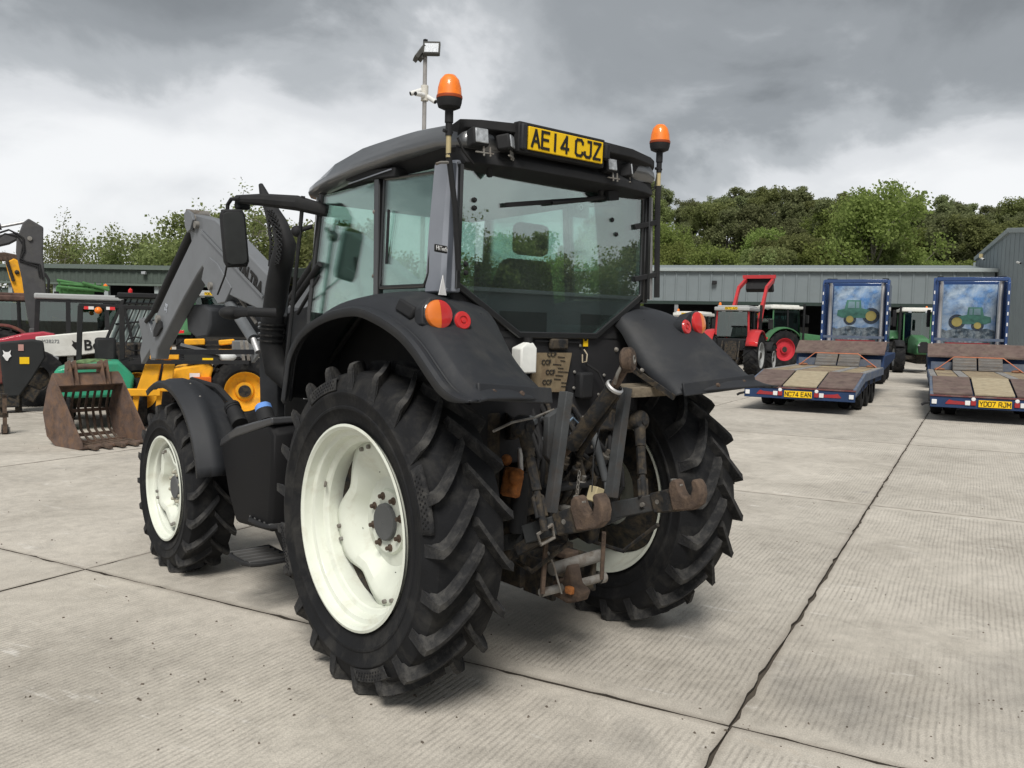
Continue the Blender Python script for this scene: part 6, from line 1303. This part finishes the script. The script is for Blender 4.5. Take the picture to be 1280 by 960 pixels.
MB().sphere((K(120, u0, d), -.1, zt - .01), .2, 12, 8, (1.6, .8, .35)).build('folded_cover', mat('green_tarp', (.10, .16, .07), .9, var=.5, vs=14, bump=.6, bs=20), t)
MB().box((.1, .9, .55), (1.1, 1.5, .45)).build('chassis', iron, t, bevel=.04)
for s in (-1, 1):
    for y in (-.1, 1.5): MB().lathe([(.2, -.14), (.36, -.15), (.42, -.1), (.42, .1), (.36, .15), (.2, .14)], (s * .55 + .05, y, .42), (1, 0, 0), 24).build('tyre', rubber, t)
# --- white telescopic handler, boom lettered Bobcat
d = 18.2; u0 = 100; t = place('telehandler', 'white telehandler lettered Bobcat with dark framed cab, standing behind the teal machine', 'telehandler', u0, d, 0)
X = lambda u: K(u, u0, d)
zc = lambda v: Z(v, u0, d)
MB().prism([(X(53), zc(421)), (X(132), zc(412)), (X(150), zc(412)), (X(150), zc(436)), (X(96), zc(444)), (X(55), zc(446))], 'y', -.35, .15).build('boom', whitep, t, bevel=.02)
MB().box((X(90), -.1, zc(448)), (.12, .3, .2)).build('boom_lug', whitep, t)
sgn = text('Bobcat', .30, 'lettering', inkm, t, frame((X(129), -.362, zc(430)), (1, 0, .05), (0, 0, 1)), .003, bold=.006)
cat_ = [(-.16, .12), (-.12, .03), (-.17, -.02), (-.10, -.08), (-.04, -.14), (.03, -.15), (.08, -.08), (.17, -.03), (.12, .03), (.16, .12), (.06, .07), (-.06, .07)]
MB().prism([(X(97) + a * .55, zc(430) + b * .75) for a, b in cat_], 'y', -.360, -.352).build('cat_head_emblem', inkm, t)
text('M38272', .10, 'small_lettering', greyp, t, frame((X(69), -.356, zc(426.5)), (1, 0, 0), (0, 0, 1)), .002)
MB().box((X(101), .75, zc(371.5)), (X(152) - X(52), 1.25, .12)).build('cab_roof', greyr, t, bevel=.03)
MB().box((X(101), .75, zc(376)), (X(150) - X(56), 1.2, .08)).build('roof_frame', black, t)
for (ua, ub, y_) in ((55, 51, .2), (88, 86, .15), (131, 128, .2), (150, 140, .2), (58, 54, 1.3), (131, 130, 1.3)):
    MB().bar((X(ua), y_, zc(376)), (X(ub + (2 if ua < 100 else 4)), y_, zc(418)), .09, .09).build('cab_post', black, t)
MB().prism([(X(57), zc(377)), (X(142), zc(377)), (X(142), zc(416)), (X(53), zc(418))], 'y', .20, .206).build('side_glass', G3, t, flat=True)
MB().prism([(X(57), zc(377)), (X(142), zc(377)), (X(142), zc(416)), (X(53), zc(418))], 'y', 1.30, 1.306).build('side_glass', G3, t, flat=True)
MB().box((X(78), .7, zc(410)), (.4, .4, .5)).box((X(75), .95, zc(400)), (.4, .1, .4)).build('seat', seatm, t, bevel=.05)
MB().prism([(X(70), zc(396)), (X(83), zc(400)), (X(80), zc(403)), (X(70), zc(404))], 'y', .5, .53).build('yellow_sheet', yellow, t)
MB().box((X(100), .8, .95), (X(150) - X(40), 1.6, .55)).build('chassis', iron, t, bevel=.05)
MB().loft([[(X(42), -.5, .80), (X(76), -.5, .80), (X(78), -.5, 1.0), (X(62), -.5, 1.12), (X(42), -.5, 1.0)], [(X(42), .2, .80), (X(76), .2, .80), (X(78), .2, 1.0), (X(62), .2, 1.12), (X(42), .2, 1.0)]]).build('step_cover', greyp, t, bevel=.02)
for ux, r_ in ((52, .58), (150, .58)):
    for y in (-.35, 1.7):
        tt_ = MB().lathe([(.28, -.22), (.48, -.24), (.57, -.2), (.58, 0), (.57, .2), (.48, .24), (.28, .22)], (X(ux), y, r_), (0, 1, 0), 32).build('tyre', rubber, t)
        MB().lathe([(.30, .18), (.27, .05), (.12, .08), (.001, .1)], (X(ux), y, r_), (0, -1, 0), 20).build('rim', iron, tt_)
# --- black attachment with cat head on it
d = 16.3; u0 = 28; t = place('loader_attachment', 'black boxy attachment with white animal head emblem and yellow sticker at the left edge', 'attachment', u0, d, 0)
X = lambda u: K(u, u0, d); zc = lambda v: Z(v, u0, d)
MB().prism([(X(4), zc(428)), (X(40), zc(424)), (X(52), zc(426)), (X(54), zc(446)), (X(40), zc(472)), (X(22), zc(500)), (X(10), zc(496)), (X(6), zc(460))], 'y', -.15, .35).build('housing', mat('black_metal', (.018, .020, .021), .4), t, bevel=.03)
MB().prism([(X(12.5) + a * .42, zc(443) + b * .75) for a, b in cat_], 'y', -.170, -.156).build('cat_head_emblem', mat('white_print', (.75, .75, .75)), t)
MB().box((X(31), -.158, zc(450)), (.16, .01, .13)).build('yellow_sticker', plateY, t)
MB().box((X(27.5), -.158, zc(434)), (.09, .01, .12)).build('red_label', mat('faded_label', (.45, .25, .22), .5), t)
MB().box((X(14), .0, zc(500)), (.35, .3, .25)).box((X(30), .1, zc(488)), (.5, .35, .25), (0, 30, 0)).build('lower_bracket', iron, t, bevel=.02)
for uu in (5, 24): MB().box((X(uu), .1, .18), (.12, .3, .36)).build('stand_foot', iron, t)
# --- pallet fork frame at the very edge
d = 13.2; u0 = 4; t = place('fork_frame', 'small black iron fork frame standing upright at the far left edge', 'fork frame', u0, d, 0)
X = lambda u: K(u, u0, d)
for uu in (-6, 6): MB().bar((X(uu), 0, .02), (X(uu), 0, .62), .06, .05).build('upright', rust, t)
MB().bar((X(-14), 0, .60), (X(10), 0, .60), .05, .07).build('top_rail', iron, t); MB().bar((X(-14), 0, .30), (X(10), 0, .30), .05, .07).build('lower_rail', iron, t)
for uu in (-6, 6): MB().bar((X(uu), 0, .03), (X(uu), 1.0, .03), .10, .035).build('tine', iron, t)
# --- red tractor behind, bonnet towards the left edge
far_tractor('old dark red tractor with brown-framed cab windows at the left edge behind the excavator arm', mat('dull_red', (.13, .035, .035), .5, var=.3, dirt=(.2, .10, .05), da=.4), rrim, 6, 24, 95, mat('brown_roof', (.10, .06, .05), .7, var=.3), H=2.45, rr=.75, fr_=.5, L=2.2, W=2.0, cabw=.80)
d = 17.0; u0 = 30; t = place('red_bonnet_machine', 'pinkish red curved engine bonnet just above the black attachment at the left edge', 'machine', u0, d + .6, 0)
X = lambda u: K(u, u0, d + .6); zc = lambda v: Z(v, u0, d + .6)
MB().prism([(X(-12), zc(431)), (X(4), zc(424)), (X(30), zc(417)), (X(52), zc(414)), (X(66), zc(417)), (X(60), zc(422)), (X(36), zc(426)), (X(10), zc(432)), (X(-12), zc(440))], 'y', -.2, .6).build('bonnet', mat('faded_red', (.42, .04, .065), .35, coat=.4), t, bevel=.03)
MB().box((X(20), .2, zc(452)), (1.1, .6, .9)).build('body', mat('dull_red', (.13, .035, .035)), t, bevel=.04)
MB().box((X(0), .2, .4), (.5, .5, .8)).build('base', iron, t)
# --- excavator: dark grey dipper and boom reaching in from the left
eg_ = mat('excavator_grey', (.075, .075, .078), .55, .1, var=.12, bump=.1, bs=20, dirt=(.12, .115, .10), da=.25)
d = 19.6; u0 = 40; t = place('excavator', 'excavator reaching in from the left, its dark grey arm pointing down behind the attachment', 'excavator', u0, d, 0)
X = lambda u: K(u, u0, d); zc = lambda v: Z(v, u0, d)
MB().prism([(X(33), zc(281)), (X(39), zc(275.5)), (X(55), zc(285)), (X(54), zc(320)), (X(57), zc(360)), (X(60), zc(395)), (X(56), zc(414)), (X(40), zc(416)), (X(36), zc(395)), (X(31), zc(350)), (X(25), zc(318)), (X(26), zc(300)), (X(29), zc(293))], 'y', -.16, .16).build('dipper_arm', eg_, t, bevel=.03)
MB().prism([(X(-30), zc(316)), (X(2), zc(299)), (X(28), zc(293)), (X(30), zc(300)), (X(18), zc(308)), (X(0), zc(314)), (X(-30), zc(332))], 'y', -.15, .15).prism([(X(-30), zc(316)), (X(-30), zc(332)), (X(-75), zc(370)), (X(-95), zc(420)), (X(-110), zc(420)), (X(-85), zc(355))], 'y', -.149, .149).build('boom', eg_, t, bevel=.03)
MB().tube((X(-60), 0, zc(300)), (X(10), 0, zc(287)), .075).build('arm_cylinder', eg_, t); MB().tube((X(10), 0, zc(287)), (X(34), 0, zc(280)), .035).build('cylinder_rod', chrome, t)
MB().path([(X(2), -.1, zc(298)), (X(18), -.12, zc(291)), (X(26), -.16, zc(295)), (X(33), -.18, zc(300)), (X(34), -.18, zc(315)), (X(30), -.18, zc(325)), (X(36), -.18, zc(329)), (X(50), -.18, zc(331)), (X(53), -.18, zc(348))], .022, 8).build('hydraulic_hose', hose, t)
MB().path([(X(4), -.14, zc(304)), (X(14), -.14, zc(296)), (X(27), -.17, zc(298)), (X(33), -.18, zc(308)), (X(29), -.18, zc(328)), (X(48), -.18, zc(334)), (X(50), -.18, zc(346))], .018, 8).build('hydraulic_hose', hose, t)
MB().path([(X(56), -.1, zc(342)), (X(60), -.14, zc(350)), (X(59), -.14, zc(366))], .03, 8).build('hydraulic_hose', hose, t)
MB().tube((X(40), -.2, zc(300)), (X(40), .2, zc(300)), .05).build('pivot_pin', steel, t)
MB().prism([(X(38), zc(410)), (X(57), zc(410)), (X(62), .9), (X(52), .35), (X(34), .5)], 'y', -.25, .25).build('bucket', eg_, t, bevel=.03)
MB().box((X(-118), .2, 1.35), (2.2, 2.2, 1.1)).build('upper_body', eg_, t, bevel=.08); MB().box((X(-118), -.9, .4), (3.0, .5, .75)).box((X(-118), 1.2, .4), (3.0, .5, .75)).build('track', black, t, bevel=.2, seg=4)
MB().box((X(-108), -.6, 2.3), (1.3, .95, 1.0)).build('cab', G3, t)
# --- yellow digger arm behind
d = 27; u0 = 22; t = place('backhoe_arm', 'yellow digger arm standing upright just left of the dark grey excavator arm', 'digger', u0, d, 0)
X = lambda u: K(u, u0, d); zc = lambda v: Z(v, u0, d)
MB().prism([(X(11), zc(330)), (X(20), zc(324)), (X(27), zc(328)), (X(31), zc(350)), (X(34), zc(374)), (X(22), zc(374)), (X(18), zc(360)), (X(14), zc(345))], 'y', -.15, .15).build('arm', yellow, t, bevel=.03)
MB().prism([(X(-22), zc(322)), (X(10), zc(317)), (X(28), zc(320)), (X(26), zc(327)), (X(2), zc(328)), (X(-22), zc(334))], 'y', -.12, .12).build('boom', rust, t, bevel=.02)
MB().tube((X(12), -.2, zc(326)), (X(19), -.2, zc(352)), .05).build('ram', iron, t)
MB().box((X(28), 0, zc(372) - .6), (.5, .5, 1.3)).build('lower_link', yellow, t, bevel=.03); MB().box((X(-10), .6, .8), (3.0, 1.2, 1.1)).build('chassis', yellow, t, bevel=.06)
MB().sphere((X(23), -.17, zc(341)), .07, 8, 6).build('pivot_pin', iron, t)
# --- green sprayer booms behind the telehandler
spg = mat('sprayer_green', (.06, .17, .055), .45, var=.15)
d = 40; u0 = 105; t = place('crop_sprayer', 'bright green crop sprayer with folded booms in front of the barn', 'sprayer', u0, d, 0)
X = lambda u: K(u, u0, d); zc = lambda v: Z(v, u0, d)
for k, (a, b, c_, e) in enumerate(((76, 352, 104, 356), (80, 356, 134, 359), (76, 360, 128, 363), (104, 354, 134, 362))):
    MB().tube((X(a), -.1 * k, zc(b)), (X(c_), -.1 * k, zc(e)), .07, n=8).build('boom_tube', spg, t)
for k in range(7): MB().tube((X(78 + 8 * k), 0, zc(353)), (X(80 + 8 * k), 0, zc(364)), .04, n=6).build('boom_strut', spg, t)
MB().box((X(96), .5, zc(366)), (1.6, .8, .5)).build('tank_mount', spg, t, bevel=.05); MB().box((X(118), .8, 1.9), (1.8, 1.6, 1.3)).build('tank', spg, t, bevel=.2, seg=4)
MB().lathe([(.1, 0), (.1, .12), (.001, .2)], (X(130), 0, zc(359)), (0, 0, 1), 10).build('beacon', orangeL, t)
for s in (-1, 1): MB().lathe([(.5, -.15), (.8, -.15), (.85, 0), (.8, .15), (.5, .15)], (s * 1.1, .8, .85), (1, 0, 0), 24).build('tyre', rubber, t)
# --- machine with a barred cab (guard) beside the loader arm
d = 16.2; u0 = 178; t = place('guarded_loader', 'loader with black bar guards over its pale cab glass, right behind the grey loader arm', 'loader', u0, d, 0)
X = lambda u: K(u, u0, d); zc = lambda v: Z(v, u0, d)
pg = mat('pale_cab_panel', (.40, .48, .47), .3, var=.1)
MB().prism([(X(163), zc(372)), (X(198), zc(371)), (X(198), zc(410)), (X(180), zc(428)), (X(140), zc(428)), (X(150), zc(398))], 'y', .1, 1.2).build('cab', pg, t, flat=True)
MB().box((X(175), .6, zc(370)), (.75, 1.3, .10)).build('cab_roof', black, t, bevel=.02)
for k in range(8):
    a = 150 + 7.4 * k; MB().bar((X(a + 9), .05, zc(374)), (X(a - 12), .03, zc(428)), .026, .02, up=(0, 1, 0)).build('guard_bar', black, t)
for a, b in ((372, 372), (380, 379), (398, 399)): MB().bar((X(148), .04, zc(a + (8 if a > 390 else 0))), (X(200), .04, zc(b)), .035, .03, up=(0, 1, 0)).build('guard_rail', black, t)
MB().bar((X(157), -.02, zc(376)), (X(136), -.02, zc(430)), .05, .04, up=(0, 1, 0)).bar((X(158), -.02, zc(384)), (X(168), -.02, zc(430)), .05, .04, up=(0, 1, 0)).build('guard_frame', black, t)
MB().box((X(172), .6, zc(448)), (1.1, 1.4, .6)).build('body', iron, t, bevel=.04)
MB().lathe([(.04, 0), (.04, .08), (.001, .12)], (X(165), .3, zc(368)), (0, 0, 1), 10).build('beacon', redL, t)
for uu in (172, 215):
    for y in (0, 1.6): MB().lathe([(.3, -.18), (.5, -.2), (.56, -.15), (.56, .15), (.5, .2), (.3, .18)], (X(uu), y, .56), (0, 1, 0), 28).build('tyre', rubber, t)
# --- yellow wheeled loader behind the front wheel
d = 14.7; u0 = 250; t = place('yellow_loader', 'yellow wheeled loader with yellow rims behind the tractor\'s front wheel', 'loader', u0, d, 0)
X = lambda u: K(u, u0, d); zc = lambda v: Z(v, u0, d)
def tyre_y(x, y, r, w_, rimr, side_=-1):
    tt_ = MB().lathe([(rimr, -w_ * .8), (rimr + .05, -w_), ((r + rimr) / 2, -w_ * 1.05), (r * .94, -w_ * .9), (r * .96, 0), (r * .94, w_ * .9), ((r + rimr) / 2, w_ * 1.05), (rimr, w_ * .8)], (x, y, r), (0, 1, 0), 40, closed=True)
    for sd_ in (-1, 1):
        for i in range(18):
            a0 = 2 * pi * (i + (.5 if sd_ > 0 else 0)) / 18; Lr = []
            for f in (0, .5, 1):
                a = a0 + .25 * f; Lr.append([(x + q * cos(a + b), y + sd_ * w_ * (1 - f), r + q * sin(a + b)) for q, b in ((r * .92, -.06), (r, -.04), (r, .04), (r * .92, .06))])
            tt_.loft(Lr)
    tt_ = tt_.build('tyre', rubber, t, ang=30)
    MB().lathe([(rimr + .01, w_ * .8), (rimr, w_ * .85), (rimr - .03, w_ * .6), (rimr - .06, w_ * .3), (rimr * .5, w_ * .1), (rimr * .42, w_ * .35), (.001, w_ * .35)], (x, y, r), (0, -1, 0), 32).build('rim', yellow, t, ang=30)
    MB().lathe([(rimr * .32, w_ * .35), (rimr * .30, w_ * .6), (.001, w_ * .62)], (x, y, r), (0, -1, 0), 16).build('hub', iron, t)
tyre_y(X(303), 0, .62, .22, .34); tyre_y(X(303), 1.7, .62, .22, .34); tyre_y(X(178), .4, .60, .2, .32); tyre_y(X(178), 1.9, .60, .2, .32)
# mast legs and lower bar
MB().prism([(X(180), zc(484)), (X(190), zc(452)), (X(207), zc(452)), (X(203), zc(476)), (X(196), zc(486))], 'y', -.55, -.35).build('front_leg', yellow, t, bevel=.02)
MB().prism([(X(210), zc(452)), (X(222), zc(452)), (X(218), zc(486)), (X(205), zc(486))], 'y', -.55, -.40).build('front_leg', yellow, t, bevel=.02)
MB().bar((X(164), -.5, zc(487)), (X(206), -.5, zc(487)), .12, .12).build('lower_bar', yellow, t, bevel=.015)
MB().bar((X(180), -.45, zc(486)), (X(176), -.45, zc(524)), .09, .09).bar((X(205), -.45, zc(486)), (X(203), -.45, zc(510)), .08, .08).build('mast_leg', yellow, t, bevel=.01)
MB().prism([(X(220), zc(460)), (X(258), zc(452)), (X(266), zc(458)), (X(260), zc(480)), (X(232), zc(492)), (X(216), zc(484))], 'y', -.25, .9).build('body', yellow, t, bevel=.04)
MB().box((X(244), -.28, zc(468)), (.16, .03, .08)).build('maker_plate', whitel, t)
MB().box((X(252), -.1, zc(474)), (.30, .5, .12)).build('orange_cover', mat('orange_cover', (.75, .16, .02), .5), t)
MB().box((X(213), .0, zc(438)), (.12, .3, .35)).box((X(210), -.2, zc(445)), (.45, .2, .10)).build('upper_link', yellow, t, bevel=.015)
MB().bar((X(232), 0, zc(428)), (X(256), 0, zc(427)), .16, .11).bar((X(272), .0, zc(428)), (X(291), 0, zc(426)), .14, .09).build('boom_piece', yellow, t, bevel=.02)
MB().bar((X(250), 0.02, zc(428)), (X(280), .02, zc(428)), .08, .06).bar((X(235), .05, zc(434)), (X(300), .05, zc(433)), .10, .05).build('boom_rail', black, t)
MB().bar((X(228), -.3, zc(430)), (X(272), -.3, zc(441)), .07, .05).build('strut', greyf, t)
MB().box((X(280), -.1, zc(438)), (.22, .3, .06)).build('yellow_block', yellow, t); MB().sphere((X(282), -.2, zc(445)), .11, 12, 8, (1.4, .8, .7)).build('white_bag', mat('white_bag', (.6, .62, .62), .6, bump=.6, bs=30), t)
MB().prism([(X(232), zc(440)), (X(272), zc(442)), (X(272), zc(450)), (X(232), zc(450))], 'y', -.3, .4).build('counterweight', mat('black_metal', (.018, .020, .021)), t, bevel=.01)
MB().box((X(259), -.32, zc(447.5)), (.17, .02, .035)).build('yellow_label', plateY, t)
MB().bar((X(174), -.62, zc(451)), (X(306), -.62, zc(450)), .05, .06).build('guard_rail', black, t)
for uu in (298, 304): MB().bar((X(uu), -.3, zc(424)), (X(uu + 3), -.3, zc(449)), .05, .05).build('upright', steel, t)
MB().box((X(300), .2, zc(438)), (.34, .6, .36)).build('dark_cover', greyf, t, bevel=.02)
# --- green tractor cab with plate glimpsed under the loader arm
far_tractor('green tractor with pale roof and yellow plate glimpsed under the loader arm', fgreen, grim, 268, 33, 8, greyr, H=2.95, rr=.9, plate='PO67 BFV')
# --- trees and shed added behind the photographer only for the cab glass to mirror
for k_, (x, y, k, sc_) in enumerate([(25, -78, 5, 1.2), (34, -74, 6, 1.1), (44, -80, 6, 1.2), (54, -76, 5, 1.3), (64, -78, 6, 1.1), (76, -72, 6, 1.2), (86, -64, 5, 1.2), (14, -80, 6, 1.05), (3, -82, 6, 1.1), (96, -56, 6, 1.1), (-10, -80, 5, 1.1), (50, -84, 6, 1.3), (69, -80, 0, 1.0), (29, -76, 0, .9), (39, -72, 2, .9), (49, -74, 0, 1.0), (59, -72, 2, 1.0), (70, -74, 6, 1.1), (81, -68, 0, 1.0), (91, -60, 2, .95)]):
    o = dup(PT[k], label='tree added behind the camera, only for the cab glass to mirror'); o['group'] = 'trees added for the cab glass to mirror'; o.location = (x, y, -.2); o.rotation_euler = (0, 0, k_ * 1.3); o.scale = (sc_, sc_, sc_)
t = thing('mirror_shed', 'low grey shed added behind the camera for the rear window to mirror', 'shed', (48, -52, 0), 0)  # unseen shed, added to give the rear window a reflection
MB().box((0, 0, 2.3), (60, 6, 4.6)).build('wall', clad, t); MB().box((0, 0, 4.75), (61, 7, .3)).build('roof', trimm, t)
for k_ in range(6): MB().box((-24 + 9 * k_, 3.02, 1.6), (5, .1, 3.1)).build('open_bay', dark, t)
# small stones and flecks on the slabs
mb = MB(); r6 = random.Random(3)
for i in range(380):
    u = r6.uniform(-50, 1330); v = 480 + 480 * r6.random() ** 1.3; p_ = at(u, v, 'z', 0)
    s_ = r6.uniform(.002, .007); mb.box((p_.x, p_.y, s_ * .3), (s_ * r6.uniform(1, 3), s_ * 1.5, s_), (0, 0, r6.uniform(0, 180)), top=(.6, .6))
tag(mb.build('grit', mat('grit', (.12, .10, .08), .9, var=.4), flat=True), 'loose grit and crumbs of dirt scattered over the concrete', 'grit', kind='stuff')
